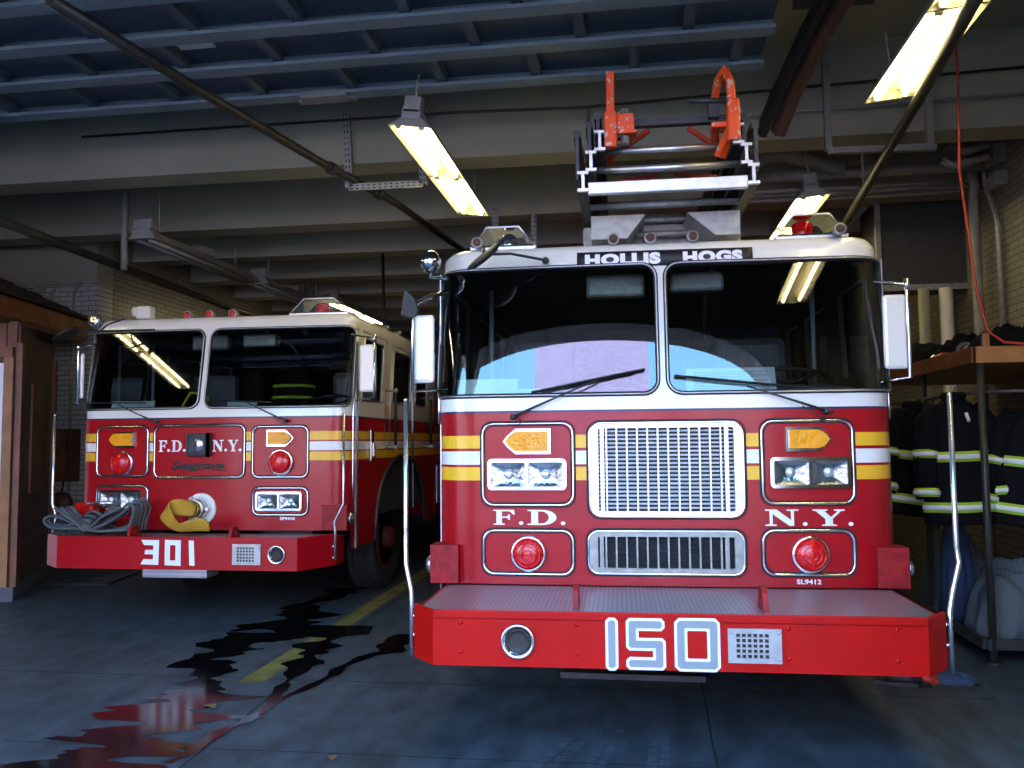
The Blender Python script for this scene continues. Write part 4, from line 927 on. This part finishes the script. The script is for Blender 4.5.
# thin conduits
pipe('conduit', [(-5, 6.98, 4.33), (-1.5, 6.98, 4.33), (-.4, 6.98, 4.3), (3.3, 6.98, 4.4)], .012, 'darkpipe', 'thin dark cable run along the top of the nearest beam'); pipe('conduit', [(-.35, 7.02, 4.3), (-.36, 7.02, 4.05), (-.28, 7.02, 3.97), (-.05, 7.02, 3.97)], .018, 'grey', 'curved dark hose looping down from the cable left of the ladder')
pipe('conduit', [(-.1, 6.96, 4.12), (3.38, 6.96, 4.18)], .014, 'grey', 'thin grey conduit behind the orange ladder brackets')
pipe('black_pole', [(-3.15, 10.3, 3.9), (-3.1, 10.3, 1.9)], .02, 'black', 'thin black drop pole behind the farther truck roof', 'pole')
pipe('duct_pipe', [(1.12, 8.25, 3.98), (1.14, 8.25, 4.1), (1.24, 8.25, 4.2), (1.45, 8.25, 4.22), (1.68, 8.25, 4.15), (1.9, 8.25, 4.06), (2.0, 8.25, 4.06)], .07, 'pipe', 'fat bent pipe arching above the light behind the ladder', 'pipe', 16); pipe('duct_pipe', [(1.22, 8.42, 4.06), (3.36, 8.42, 4.06)], .055, 'pipe', 'straight fat pipe level with the arching pipe', 'pipe', 16)
for i, z in enumerate((3.97, 3.92, 3.87)): pipe('water_pipe', [(.9, 8.6, z), (3.38, 8.6, z)], .017, 'pipe', ('topmost', 'middle', 'lowest')[i]+' of three thin level pipes under the arching pipe')
# right-hand side pipes and wall things
pipe('wall_pipe', [(3.27, 8.6, 4.75), (3.27, 8.6, 3.0), (3.27, 8.6, 0)], .05, 'pipe', 'thick pale vertical pipe before the right brick wall')
pipe('wall_pipe', [(3.34, 8.5, 4.75), (3.34, 8.5, 3.95), (3.34, 8.46, 3.82), (3.35, 8.33, 3.6), (3.36, 8.3, 3.45), (3.36, 8.3, 2.1)], .026, 'galv', 'thin vertical conduit with a kink on the right brick wall')
pipe('wall_pipe', [(3.3, 6.0, 4.3), (3.32, 6.9, 4.2), (3.33, 7.25, 4.1), (3.34, 7.3, 3.9), (3.34, 7.3, 2.9)], .025, 'galv', 'bent grey conduit high on the right-hand brick wall'); pipe('wall_pipe', [(2.79, 7.5, 4.17), (3.38, 7.5, 4.7)], .016, 'galv', 'thin diagonal rod under the ceiling by the right-hand brick wall')
pipe('valve_pipe', [(2.9, 7.9, 4.75), (2.9, 7.9, 4.2), (2.86, 7.9, 4.12), (2.78, 7.9, 4.08), (2.95, 7.9, 4.04), (3.14, 7.9, 4.1)], .04, 'pipe', 'white valve pipe with a bend beside the red cord'); pipe('valve_pipe', [(2.76, 7.9, 3.97), (2.84, 7.9, 3.92), (3.14, 7.9, 3.98)], .036, 'pipe', 'short bulky pipe just under the valve bend')
T = empty('electrical_box', (3.35, 8.27, 4.1), 0, 'grey electrical box mounted high on the right brick wall', 'electrical box'); b = MB(); b.box(-.05, .05, -.12, .12, -.09, .09, .01); b.build('case', 'galv', T); b = MB(); b.box(-.055, -.05, -.1, .1, -.07, .07); b.tube([(-.01, 0, .09), (-.01, -.02, .4), (-.01, -.25, .6)], .02, 8); b.build('conduit_stub', 'galv', T)
T = empty('electrical_box', (3.35, 8.27, 3.86), 0, 'lower small grey box on the right brick wall', 'electrical box'); b = MB(); b.box(-.05, .05, -.13, .13, -.07, .07, .01); b.build('case', 'galv', T); b = MB(); b.box(-.055, -.05, -.1, .1, -.055, .055); b.build('lid', 'grey', T)
tagp = MB(); tagp.tube([(2.2, 6.0, 4.6), (2.22, 6.0, 3.9), (2.2, 6.0, 3.3), (2.27, 6.0, 2.5), (2.33, 6.0, 2.2), (2.42, 5.98, 2.12), (2.6, 5.97, 2.1)], .009, 6); tag(tagp.build('hanging_cable', 'cordred'), 'thin red cable hanging from the ceiling down to the wooden rack top', 'cable')
T = empty('storage_cabinet', (2.98, 9.2, 3.02), 0, 'large dark metal box hung high behind the near truck roof', 'cabinet')
M['darkgrey'] = mat('dark_grey_paint', (.05, .05, .05), .45, var=.15)
b = MB(); b.box(-.42, .42, 0, .7, .06, .98); b.build('case', 'darkgrey', T); b = MB(); b.beam((-.44, -.01, 0), (-.44, -.01, 1.02), .05, .05); b.beam((-.44, 0, .03), (.44, 0, .03), .04, .06); b.beam((-.44, -.01, .98), (-.8, .3, .7), .03, .04); b.beam((-.8, .3, .7), (-.8, .3, .2), .03, .04); b.build('frame', 'galv', T)
# ---- shed on the left
T = empty('wooden_shed', (-6.4, 7.9, 0), 0, 'dark wooden watch booth with a shingled roof beside the brick wall', 'shed')
V0 = Vector((-6.4, 7.9, 0)); Bp, Cp, Ap = Vector((-6.0, 7.5, 0)), Vector((-6.97, 9.3, 0)), Vector((-7.4, 6.95, 0)); Dp = Vector((-8.6, 9.35, 0))
def shed(name, m, pts, z0, z1, out=0., par=None):
    b = MB(); c = sum(pts, Vector())/len(pts); b.prism([((p-V0).x+(p-c).normalized().x*out, (p-V0).y+(p-c).normalized().y*out) for p in pts], lambda u, v, d: Vector((u, v, z0+d)), z1-z0); return b.build(name, m, par or T)
shed('plinth', 'street', [Ap, Bp, Cp, Dp], 0, .14, .05); shed('booth_walls', 'darkwood', [Ap, Bp, Cp, Dp], .14, 2.72)
def on_wall(p, q, t0, t1, z0, z1, th, name, m, off=0.):
    d = (q-p); nrm = Vector((d.y, -d.x, 0)).normalized(); a = p+d*t0-V0+nrm*off; c = p+d*t1-V0+nrm*off
    b = MB(); b.prism([(0, z0), (1, z0), (1, z1), (0, z1)], lambda u, v, w: Vector((a.x+(c.x-a.x)*u+nrm.x*w, a.y+(c.y-a.y)*u+nrm.y*w, v)), th); return b.build(name, m, T)
for i in range(12): on_wall(Bp, Cp, i/12+.004, (i+1)/12-.004, .16, 2.7, .015, 'wall_board', 'darkwood')
on_wall(Bp, Cp, -.03, .03, .14, 2.5, .05, 'corner_post', 'wood'); on_wall(Bp, Cp, .93, 1.0, .14, 2.5, .05, 'corner_post', 'wood'); on_wall(Bp, Cp, .3, .6, 1.0, 2.15, .04, 'shutter', 'wood')
on_wall(Ap, Bp, .93, .985, .14, 2.36, .06, 'door_trim', 'lightwood'); on_wall(Ap, Bp, .84, .93, .14, 2.3, .05, 'door_trim', 'sticker'); on_wall(Ap, Bp, 0, .84, .14, 2.3, .02, 'door_leaf', 'paper'); on_wall(Ap, Bp, 0, .98, 2.36, 2.46, .07, 'lintel', 'wood')
for i in range(16): on_wall(Ap, Bp, i/16+.003, (i+1)/16-.003, 2.46, 2.7, .03, 'fascia_board', 'wood')
ev = [Vector((-9.6, 5.6, 0)), Vector((-5.75, 5.9, 0)), Vector((-6.38, 9.1, 0)), Vector((-9.6, 9.15, 0))]
shed('soffit', 'darkwood', ev, 2.7, 2.76, -.02)
b = MB(); b.prism([((p-V0).x, (p-V0).y) for p in ev], lambda u, v, d: Vector((u, v, 2.76+d)), .2); b.build('roof_fascia', 'wood', T)
b = MB(); z = 2.96; e4 = [p-V0+Vector((sx*.06, sy_*.06, 0)) for p, sx, sy_ in zip(ev, (-1, 1, 1, -1), (-1, -1, 1, 1))]
rd = [Vector((-8.0, 6.2, 0))-V0, Vector((-8.0, 7.65, 0))-V0]
N = 8
for i in range(N):
    f0, f1 = i/N, (i+1)/N; hgt = .95
    lay = lambda f, dz: [Vector((e.x+(rd[0 if k < 2 else 1].x-e.x)*f, e.y+(rd[0 if k < 2 else 1].y-e.y)*f if k not in (0, 1) else e.y, z+hgt*f+dz)) for k, e in enumerate(e4)]
    A_, B_ = lay(f0, .02), lay(f1+.02, 0); lo = lay(f0, -.005)
    for k in range(4): q = (k+1) % 4; b.quad(A_[k], A_[q], B_[q], B_[k]); b.quad(lo[k], lo[q], A_[q], A_[k])
b.build('shingle_roof', 'shingle', T)
# things on the left wall
T = empty('electrical_cabinet', (-6.95, 9.62, 1.35), 0, 'narrow wooden cabinet on the white brick left of the farther truck', 'cabinet'); b = MB(); b.box(-.16, .1, -.06, .07, -.3, .35, .01); b.build('case', 'darkwood', T); b = MB(); b.box(-.14, -.02, -.075, -.06, -.27, .32, .004); b.build('door', 'wood', T)
b = MB(); b.ball((0, 0, 0), .14, (1.1, .7, 1.1), 12); b.tube([(0, 0, .1), (0, .05, .3)], .012, 6); o = b.build('hanging_bag', 'darkwood', None, (-7.0, 9.55, .78)); tag(o, 'dark bag hanging on the white brick below the cabinet', 'bag')
for i, (x, lb) in enumerate(((-7.45, 'leftmost thin conduit on the white brick pillar'), (-7.28, 'second conduit from the left on the white brick pillar'), (-6.98, 'conduit on the brick pillar nearest its corner'))): pipe('wall_conduit', [(x+.1, 9.66, 3.55), (x, 9.66, 3.42), (x, 9.66, .3)], .018, 'grey', lb)
pipe('wall_conduit', [(-6.62, 11., 3.1), (-6.6, 11.1, 2.7), (-6.5, 11.4, 2.5), (-6.3, 12., 2.5)], .03, 'galv', 'curved conduit on the side wall above the farther truck'); pipe('wall_conduit', [(-6.62, 12.2, 3.3), (-6.62, 12.2, 2.)], .03, 'galv', 'straight pale conduit on the side wall above the farther truck')
pipe('hanger_post', [(-5.22, 8.0, 4.1), (-5.22, 8.0, 3.3)], .035, 'pipe', 'dark steel hanger post beside the nearer unlit fitting', 'pole'); pipe('hanger_post', [(-5.0, 12.4, 4.0), (-5.0, 12.4, 3.0)], .04, 'pipe', 'steel hanger post above the farther truck lights', 'pole')
b = MB(); b.box(-.37, .37, -.45, .45, 0, .02, .006)
for k in range(9): b.box(-.35, .35, -.4+.1*k-.01, -.4+.1*k+.01, .02, .025)
o = b.build('floor_mat', 'black', None, (-6.05, 8.8, 0)); o.rotation_euler.z = .2; tag(o, 'black rubber mat on the floor beside the wooden booth', 'mat')
b = MB(); b.box(-.45, .45, -.3, .3, 0, .03, .005); b.box(-.45, .45, -.305, -.3, .0, .035); o = b.build('drain_cover', 'darksteel', None, (-.05, 5.75, 0)); tag(o, 'dark metal plate on the floor under the near bumper', 'floor plate')
# ------------------------------------------------------------------ trucks placed
TA, SA_ = truck('A', (.1252, 4.7113, 0), .0193, 'nearer red ladder truck numbered 150 with a raised aerial ladder on top')
TB, SB_ = truck('B', (-3.6547, 6.8849, 0), 0, 'farther red fire engine numbered 301 with hose on its bumper')
def W(T, p): return Matrix.Translation(T.location) @ Matrix.Rotation(T.rotation_euler.z, 4, 'Z') @ Vector(p)
# papers and clutter on the dashboards
def sheet_thing(name, m, T, c, w, h, lean, label, cat, lines=0):
    o = MB(); o.box(-w/2, w/2, -.002, .002, 0, h)
    q = o.build(name, m, None, W(T, c)); q.rotation_euler = (lean, 0, T.rotation_euler.z); tag(q, label, cat)
    if lines:
        k = MB()
        for i in range(lines): k.box(-w*.42, w*.42*(1 if i % 3 else .6), -.0035, -.003, h*(.12+.78*i/lines), h*(.12+.78*i/lines)+.004)
        k.build('printed_lines', 'reflgrey', q)
sheet_thing('paper_sign', 'paper', TA, (-.98, .17, 1.735), .36, .13, -.3, 'white placard behind the lower left corner of the near windscreen', 'paper')
sheet_thing('paper_sheet', 'paper', TA, (-.74, .24, 1.735), .14, .07, -.3, 'small white slip beside the placard on the near dashboard', 'paper')
sheet_thing('document', 'paper', TA, (.42, .2, 1.735), .5, .18, -.35, 'printed white document behind the near right windscreen', 'paper', 14)
sheet_thing('clipboard', 'paper', TB, (-.88, .22, 1.78), .42, .12, -.4, 'grey clipboard behind the left windscreen of the farther truck', 'clipboard')
sheet_thing('paper_sign', 'paper', TB, (.18, .22, 1.78), .28, .1, -.3, 'small placard behind the right windscreen of the farther truck', 'paper')
def heap(name, m, loc, sx, sy_, sz, seed, label, cat, n=14):
    rnd = random.Random(seed); b = MB()
    N = 26; g = [[None]*(N+1) for _ in range(N+1)]; fr = [(rnd.uniform(3, 11), rnd.uniform(3, 11), rnd.uniform(0, 6), rnd.uniform(.3, 1)) for _ in range(7)]
    for i in range(N+1):
        for j in range(N+1):
            u, v = i/N*2-1, j/N*2-1; e = max(0, 1-(abs(u)**2.6+abs(v)**2.6)); f = sum(a*abs(math.sin(p*u+q*v+s)) for p, q, s, a in fr)/sum(a for *_, a in fr)
            g[i][j] = b.bm.verts.new((u*sx*(1+.06*math.sin(9*v+seed)), v*sy_*(1+.06*math.sin(8*u+seed)), sz*(e**.5)*(.35+.85*f) if e > 0 else 0))
    b._done([b.bm.faces.new((g[i][j], g[i+1][j], g[i+1][j+1], g[i][j+1])) for i in range(N) for j in range(N)], True)
    b._done([b.bm.faces.new([g[i][0] for i in range(N, -1, -1)]+[g[0][j] for j in range(1, N+1)]+[g[i][N] for i in range(1, N+1)]+[g[N][j] for j in range(N-1, 0, -1)])])
    o = b.build(name, m, None, loc); tag(o, label, cat); return o
heap('folded_jacket', 'greycloth', W(TA, (.9, .38, 1.71)), .3, .15, .1, 4, 'crumpled grey jacket on the near dashboard by the steering wheel', 'jacket')
# breathing mask and tank inside the farther cab
T = empty('air_mask', W(TB, (-.45, .6, 1.72)), 0, 'breathing mask with yellow strap behind the farther left windscreen', 'mask')
b = MB(); b.ball((0, 0, .12), .1, (1, .8, 1.1)); b.lathe([(.07, 0), (.075, .05), (.05, .06)], (0, -.06, .09), (0, -1, 0), 16); b.build('face_piece', 'blackgloss', T)
b = MB(); b.box(-.2, -.08, -.12, -.1, .02, .12, .01); b.tube([(-.1, -.1, .1), (-.02, -.08, .26), (.12, -.08, .24)], .016, 6); b.box(.1, .17, -.1, -.07, .17, .22, .01); b.build('strap', 'yellow', T)
T = empty('turnout_coat', W(TB, (.1, 1.6, 1.95)), 0, 'dark coat with yellow bands hanging inside the farther cab', 'coat')
b = MB(); b.ball((0, 0, 0), .22, (1, .6, 1.6)); b.build('torso', 'coat', T); b = MB()
for z in (-.1, .02, .14): b.lathe([(.235-.3*abs(z)*.4, z-.015), (.235-.3*abs(z)*.4, z+.015)], (0, 0, 0), (0, 0, 1), 20)
b.build('reflective_band', 'lime', T)
# ---- hose bundle on the farther bumper
T = empty('hose_bundle', W(TB, (-.85, -.28, .757)), 0, 'grey fire hose folded into a bundle on the left of bumper 301', 'fire hose')
rnd = random.Random(2); T.scale = (.86, 1, 1); T.location.x += .04
def ribbon(b, P, r=.026, fl=.4, fv=(0, 0, 1), n=10):
    Q = []
    P = [Vector(p) for p in P]; E = [P[0]]+P+[P[-1]]
    for i in range(len(P)-1):
        p0, p1, p2, p3 = E[i], E[i+1], E[i+2], E[i+3]
        for k in range(n):
            t = k/n; Q.append(.5*((2*p1)+(-p0+p2)*t+(2*p0-5*p1+4*p2-p3)*t*t+(-p0+3*p1-3*p2+p3)*t**3))
    Q.append(P[-1]); b.tube(Q, r, 8, flat=fl, flatv=fv)
for k in range(5):
    b = MB(); y = -.12+.055*k
    ribbon(b, [(.38, y, .04+.02*k), (.1, y-.02, .03), (-.15, y, .05+.03*k), (-.42, y+.02, .05), (-.5, y, .11), (-.44, y+.02, .15), (-.3, y+.02, .12), (0, y, .05+.015*k), (.22, y, .12+.02*k), (.36, y, .2+.02*k), (.4, y+.02, .24), (.44, y, .2), (.42, y-.01, .1), (.4, y, .03)], .03)
    b.build('hose_fold', 'hosegrey', T)
for k in range(4):
    b = MB(); y = -.14+.04*k; ribbon(b, [(-.05, y, .03), (-.2, y, .13), (-.36+.03*k, y-.02, .22)], .028); ribbon(b, [(.0, y, .05), (.12, y-.01, .14+.02*k), (.28, y, .2)], .024); b.build('hose_end', 'hosegrey', T)
b = MB(); b.tube([Vector((.02+.05*math.cos(t)*.4, 0+.14*math.cos(t), .07+.07*math.sin(t))) for t in [2*PI*k/16 for k in range(16)]], .012, 6, True); b.build('tie_strap', 'black', T)
T = empty('hose_appliance', W(TB, (-1.08, -.1, .90)), 0, 'red gated hose valve with chrome handle behind the hose bundle', 'valve')
b = MB(); b.tube([(-.1, 0, .03), (.1, 0, .05)], .045, 12); b.tube([(0, 0, 0), (-.04, 0, -.13)], .05, 12); b.box(-.08, .08, -.05, .05, .04, .1, .02); b.build('valve_body', 'bump_red', T)
b = MB(); b.tube([(.05, -.05, .09), (.28, -.06, .1)], .012, 8); b.build('handle', 'chrome', T); b = MB(); b.lathe([(.05, 0), (.05, .03), (.03, .04)], (-.1, 0, .03), (-1, 0, 0), 16); b.build('coupling', 'chrome', T)
# yellow hose draped from the intake
T = empty('intake_hose', W(TB, (-.08, -.1, .94)), 0, 'flat yellow hose drooping from the front intake onto the bumper', 'fire hose')
def flat_hose(b, P, w, dirs, th=.02):
    P = [Vector(p) for p in P]; A = []; n = len(P)
    for i, p in enumerate(P):
        d = Vector(dirs[i]).normalized(); t = (P[min(i+1, n-1)]-P[max(i-1, 0)]).normalized(); nn = t.cross(d).normalized(); ww = w[i]/2
        A.append([b.bm.verts.new(p+d*(ww*math.cos(a))+nn*(th*math.sin(a)*(1+.5*math.cos(a)**2))) for a in [2*PI*k/12 for k in range(12)]])
    fs = [b.bm.faces.new((r1[k], r1[(k+1) % 12], r2[(k+1) % 12], r2[k])) for r1, r2 in zip(A, A[1:]) for k in range(12)]
    fs += [b.bm.faces.new(A[0][::-1]), b.bm.faces.new(A[-1])]; b._done(fs, True)
b = MB()
flat_hose(b, [(.04, .0, 0), (-.04, -.07, .02), (-.12, -.1, .03), (-.18, -.13, .02), (-.17, -.16, -.03), (-.1, -.19, -.09), (-.03, -.21, -.135), (.05, -.22, -.125), (.15, -.22, -.1), (.23, -.22, -.105), (.26, -.2, -.13)],
          [.13, .15, .15, .14, .15, .15, .12, .11, .12, .12, .09], [(0, .1, 1), (0, 0, 1), (0, -.2, 1), (.5, -.3, .8), (1, -.2, .35), (1, -.4, .35), (.6, -.5, .5), (.1, -.5, 1), (0, -.3, 1), (0, -.3, 1), (0, -.3, 1)], .014)
smoothed(b.build('hose_jacket', 'hoseyellow', T)); b = MB(); b.lathe([(.07, 0), (.07, .06), (.062, .065)], (0, .02, 0), (0, -1, .1), 20, cap=False); b.build('hose_coupling', 'brass', T)
# ---- shelf on the right
SX, SY = 2.26, 6.05
T = empty('storage_rack', (SX, SY, 0), 0, 'pipe storage rack with a wooden top against the right wall', 'rack')
b = MB(); b.box(0, 1.12, 0, 2.6, 2.0, 2.03); b.build('top_board', 'lightwood', T)
b = MB(); b.box(-.02, 1.12, -.03, 0, 1.99, 2.1, .003); b.build('front_fascia', 'lightwood', T); b = MB(); b.box(-.03, 0, -.03, 2.6, 1.99, 2.1, .003); b.build('side_fascia', 'wood', T)  # paler wood paints the light on the front; side board kept darker
for x, y in ((.04, .02), (.02, 1.1), (.02, 2.5), (1.1, .02)):
    b = MB(); b.tube([(x, y, 0), (x, y, 2.0)], .024, 12); b.lathe([(.045, 0), (.045, .01), (.03, .02)], (x, y, 0), (0, 0, 1), 14); b.build('post', 'darkpipe', T)
b = MB(); b.box(0, 1.1, .03, 2.5, .12, .14); b.box(0, 1.1, .0, .03, .1, .17); b.box(-.02, 0.01, .03, 2.5, .1, .17); b.build('lower_shelf', 'darksteel', T); b = MB(); b.tube([(.02, .1, 1.8), (.02, 2.5, 1.8)], .014, 8); b.tube([(.05, .04, 1.8), (1.1, .04, 1.8)], .014, 8); b.build('hanging_bar', 'darkpipe', T)
M['coatband'] = mat('lime', (.42, .62, .04), .6)
def jacket(loc, rz, w, h, label, seed=1):
    """hanging turnout coat: collar at z=0, hem at -h"""
    rnd = random.Random(seed); T = empty('turnout_coat', loc, rz, label, 'coat', 'turnout coats on the rack'); T.rotation_euler.y = (0, .16, -.03, .12, 0, 0, -.1, .05)[seed]
    def prof(t, a):  # t 0 top..1 hem
        sh = .32+.68*min(1, t*5)**.6 if t < .2 else 1-.04*math.sin(t*5)+.1*t
        fold = 1+.05*math.sin(a*5+seed+3*t)*t+.03*math.sin(a*9+seed*2)
        return Vector((w/2*sh*math.cos(a)*fold, .13*(.7+.5*t)*math.sin(a)*fold*(.6+.4*min(1, t*4)), -h*t))
    def loft(f, t0, t1, n, off=1., thick=0):
        b = MB(); R = []
        for i in range(n+1):
            t = t0+(t1-t0)*i/n; ring = []
            for k in range(36):
                p = f(t, 2*PI*k/36); ring.append(b.bm.verts.new(Vector((p.x*off, p.y*off, p.z))))
            R.append(ring)
        fs = [b.bm.faces.new((A[k], A[(k+1) % 36], B[(k+1) % 36], B[k])) for A, B in zip(R, R[1:]) for k in range(36)]
        fs += [b.bm.faces.new(R[0]), b.bm.faces.new(R[-1][::-1])]; b._done(fs, True); return b
    to = loft(prof, 0, 1, 24).build('torso', 'coat', T)
    for t in (.46, .86):
        d = .035/h; o = loft(prof, t-d, t+d, 3, 1.03).build('reflective_band', 'lime', to); loft(prof, t-d*.45, t+d*.45, 2, 1.045).build('silver_stripe', 'silver', to)
    b = MB(); b.lathe([(.07, -.03), (.085, .03), (.07, .05), (.06, .0)], (0, 0, 0), (0, 0, 1), 18); b.build('collar', 'coat', T)
    for sg in (-1, 1):
        b = MB(); P = [Vector((sg*w*.3, 0, -.06)), Vector((sg*w*.45, -.01, -.16)), Vector((sg*w*.56, -.03, -.4)), Vector((sg*w*.6, -.06, -.68))]; b.tube(P, [.07, .085, .078, .07], 14); sl = b.build('sleeve', 'coat', T)
        for a in (.45, .85):
            p = P[2].lerp(P[3], a) if a > .5 else P[1].lerp(P[2], a*2); d = (P[3]-P[2]).normalized(); q = MB(); q.lathe([(.08, -.03), (.084, 0), (.08, .03)], p, d, 16); q.build('reflective_band', 'lime', sl); q = MB(); q.lathe([(.086, -.014), (.087, 0), (.086, .014)], p, d, 16); q.build('silver_stripe', 'silver', sl)
    b = MB(); b.tube([(0, 0, .02), (0, 0, .06), (.02, 0, .08)], .006, 6); b.build('hanging_loop', 'galv', T)
    b = MB(); b.tube([(.02, -.13, -.1), (.025, -.15, -.16)], .012, 6); b.build('clasp', 'silver', T)
    return T
jacket((2.13, 6.95, 1.72), .5, .42, .82, 'black turnout coat with silver stripes hanging nearest the truck side', 1)
jacket((2.2, 6.3, 1.76), .1, .42, .86, 'black turnout coat with lime stripes behind the front rack post', 2); jacket((2.72, 6.24, 1.68), -.25, .46, .8, 'black turnout coat with lime stripes farthest from the trucks', 3)
jacket((2.45, 6.85, 1.7), .3, .42, .84, 'added black turnout coat filling the dark gap behind the front rack post', 6); jacket((3.0, 6.85, 1.7), -.1, .44, .84, 'added black turnout coat filling the dark gap nearest the brick wall', 7)  # second-row coats added to darken the rack where bare brick showed
heap('blue_shirt', 'bluecloth', (2.72, 6.2, 1.72), .1, .05, .12, 9, 'folded pale blue cloth tucked on top of the right coat', 'cloth')
# items on top of the rack
def helmet(loc, rz, m, label):
    T = empty('fire_helmet', loc, rz, label, 'helmet'); b = MB(); b.lathe([(.19, 0), (.19, .012), (.135, .03), (.13, .09), (.1, .14), (.05, .165), (0, .17)], (0, 0, 0), (0, 0, 1), 24)
    for v in b.bm.verts:
        if v.co.z < .02 and v.co.y > 0: v.co.y *= 1.35
    b.build('shell', m, T); b = MB()
    for k in range(8): t = PI*k/8; b.tube([Vector((.133*math.cos(t)*math.cos(p), .133*math.sin(t)*math.cos(p), .05+.12*math.sin(p))) for p in [PI*q/8 for q in range(9)]], .005, 5)
    b.build('ridge', m, T); b = MB(); b.prism([(-.05, .03), (.05, .03), (.06, .12), (0, .16), (-.06, .12)], lambda u, v, d: Vector((u, -.15-d*.5, v)), .012); b.build('front_shield', 'gold', T); return T
helmet((2.95, 6.4, 2.03), .3, 'blackgloss', 'black fire helmet on the wooden rack top nearest the brick wall'); helmet((2.5, 7.3, 2.03), -.4, 'blackgloss', 'black fire helmet farther back on the rack top'); helmet((2.55, 6.75, 2.03), .9, 'cordred', 'small dark red helmet on the rack top near the truck')
b = MB(); b.tube([Vector((.06*math.cos(t), .0, .06+.055*math.sin(t))) for t in [2*PI*k/24 for k in range(24)]], .012, 8, True); tag(b.build('hose_ring', 'greycloth', None, (2.32, 6.35, 2.04)), 'pale ring standing on the rack top by the red cord', 'ring')
def boot(loc, rz, label, m='black', lay=False):
    T = empty('boot', loc, rz, label, 'boot'); b = MB(); b.tube([(0, 0, .09), (0, .0, .2), (0, .01, .36)], [.06, .06, .075], 14); b.tube([(0, .03, .05), (0, -.1, .05), (0, -.18, .04)], [.06, .055, .045], 12); b.build('boot_upper', m, T)
    b = MB(); b.prism([(-.05, .08), (-.05, -.16), (0, -.235), (.05, -.16), (.05, .08)], lambda u, v, d: Vector((u, v, d)), .025); b.build('sole', 'black', T)
    if lay: T.rotation_euler = (PI/2, 0, rz); T.location.z += .06
    return T
heap('coiled_strap', 'coat', (2.5, 6.3, 2.03), .2, .16, .2, 21, 'dark coiled strap lying at the front of the rack top', 'strap'); heap('gear_bag', 'coat', (2.85, 6.8, 2.03), .3, .2, .3, 22, 'black gear bag on the rack top behind the helmet', 'bag'); heap('gear_bag', 'coat', (2.5, 7.75, 2.03), .2, .3, .28, 23, 'black gear bag at the back end of the rack top', 'bag'); heap('folded_jacket', 'coat', (2.6, 7.15, 2.03), .22, .2, .27, 41, 'dark folded jacket in the middle of the rack top', 'jacket'); heap('red_bag', 'cordred', (2.4, 7.0, 2.03), .1, .14, .12, 24, 'small red pouch on the rack top near the truck mirror', 'bag')
b = MB(); b.box(-.02, .02, -.02, .02, 0, .16, .003); o = b.build('wood_block', 'lightwood', None, (2.36, 6.12, 2.04)); tag(o, 'upright orange wooden block on the rack top', 'block')
T = empty('traffic_sign', (2.45, 8.3, 2.03), 0, 'leaning white board with slanted bar behind the rack top', 'board'); b = MB(); b.box(-.06, .1, 0, .02, 0, .5); b.build('panel', 'greycloth', T); b = MB(); b.beam((-.5, .02, .05), (0, .02, .35), .02, .05); b.build('bar', 'greycloth', T)
for i, (x, r, m) in enumerate(((2.91, .055, 'pipe'), (3.12, .065, 'white'))): pipe('standing_pipe', [(x, 9.0, 0), (x, 9.0, 3.)], r, m, ('grey', 'white')[i]+' vertical pipe behind the rack under the dark box', 'pipe', 16)
# lower shelf contents
heap('duffel_bag', 'greycloth', (2.62, 6.45, .14), .32, .3, .5, 31, 'bulging grey duffel bag at the front of the lower rack shelf', 'bag'); heap('duffel_bag', 'greycloth', (2.5, 7.3, .14), .22, .35, .62, 32, 'tall grey duffel bag behind the front one on the rack', 'bag'); heap('duffel_bag', 'greycloth', (3.1, 6.4, .14), .22, .3, .6, 33, 'pale grey bag nearest the wall on the lower rack shelf', 'bag'); heap('blue_bag', 'bluecloth', (2.4, 6.95, .14), .12, .12, .8, 34, 'small blue bag standing on the lower rack shelf', 'bag')
heap('blue_cloth', 'bluecloth', (1.9, 5.65, 0), .13, .1, .06, 35, 'crumpled blue cloth on the floor behind the near bumper end', 'cloth'); heap('red_cloth', 'cordred', (1.7, 5.62, 0), .1, .08, .09, 36, 'crumpled red cloth on the floor behind the near bumper end', 'cloth')
boot((1.5, 5.55, 0), 1.3, 'dark boot on the floor under the right end of bumper 150')
T = empty('leaning_tools', (1.72, 8.0, 0), 0, 'red handled tools leaning behind the near truck side', 'tools')
for k in range(3): b = MB(); b.beam((.18*k, 0, .02), (.1+.18*k, .3, 2.05), .1 if k != 1 else .03, .03, bv=.005); b.build('handle', 'cordred' if k != 1 else 'black', T)
SC.view_settings.view_transform = 'Standard'; SC.view_settings.look = 'None'; SC.view_settings.gamma = 1; SC.view_settings.exposure = .4; SC.view_settings.use_curve_mapping = False
SC.cycles.max_bounces = 8; SC.cycles.diffuse_bounces = 4; SC.cycles.transparent_max_bounces = 16; SC.cycles.caustics_reflective = False; SC.cycles.caustics_refractive = False; SC.cycles.sample_clamp_indirect = 6
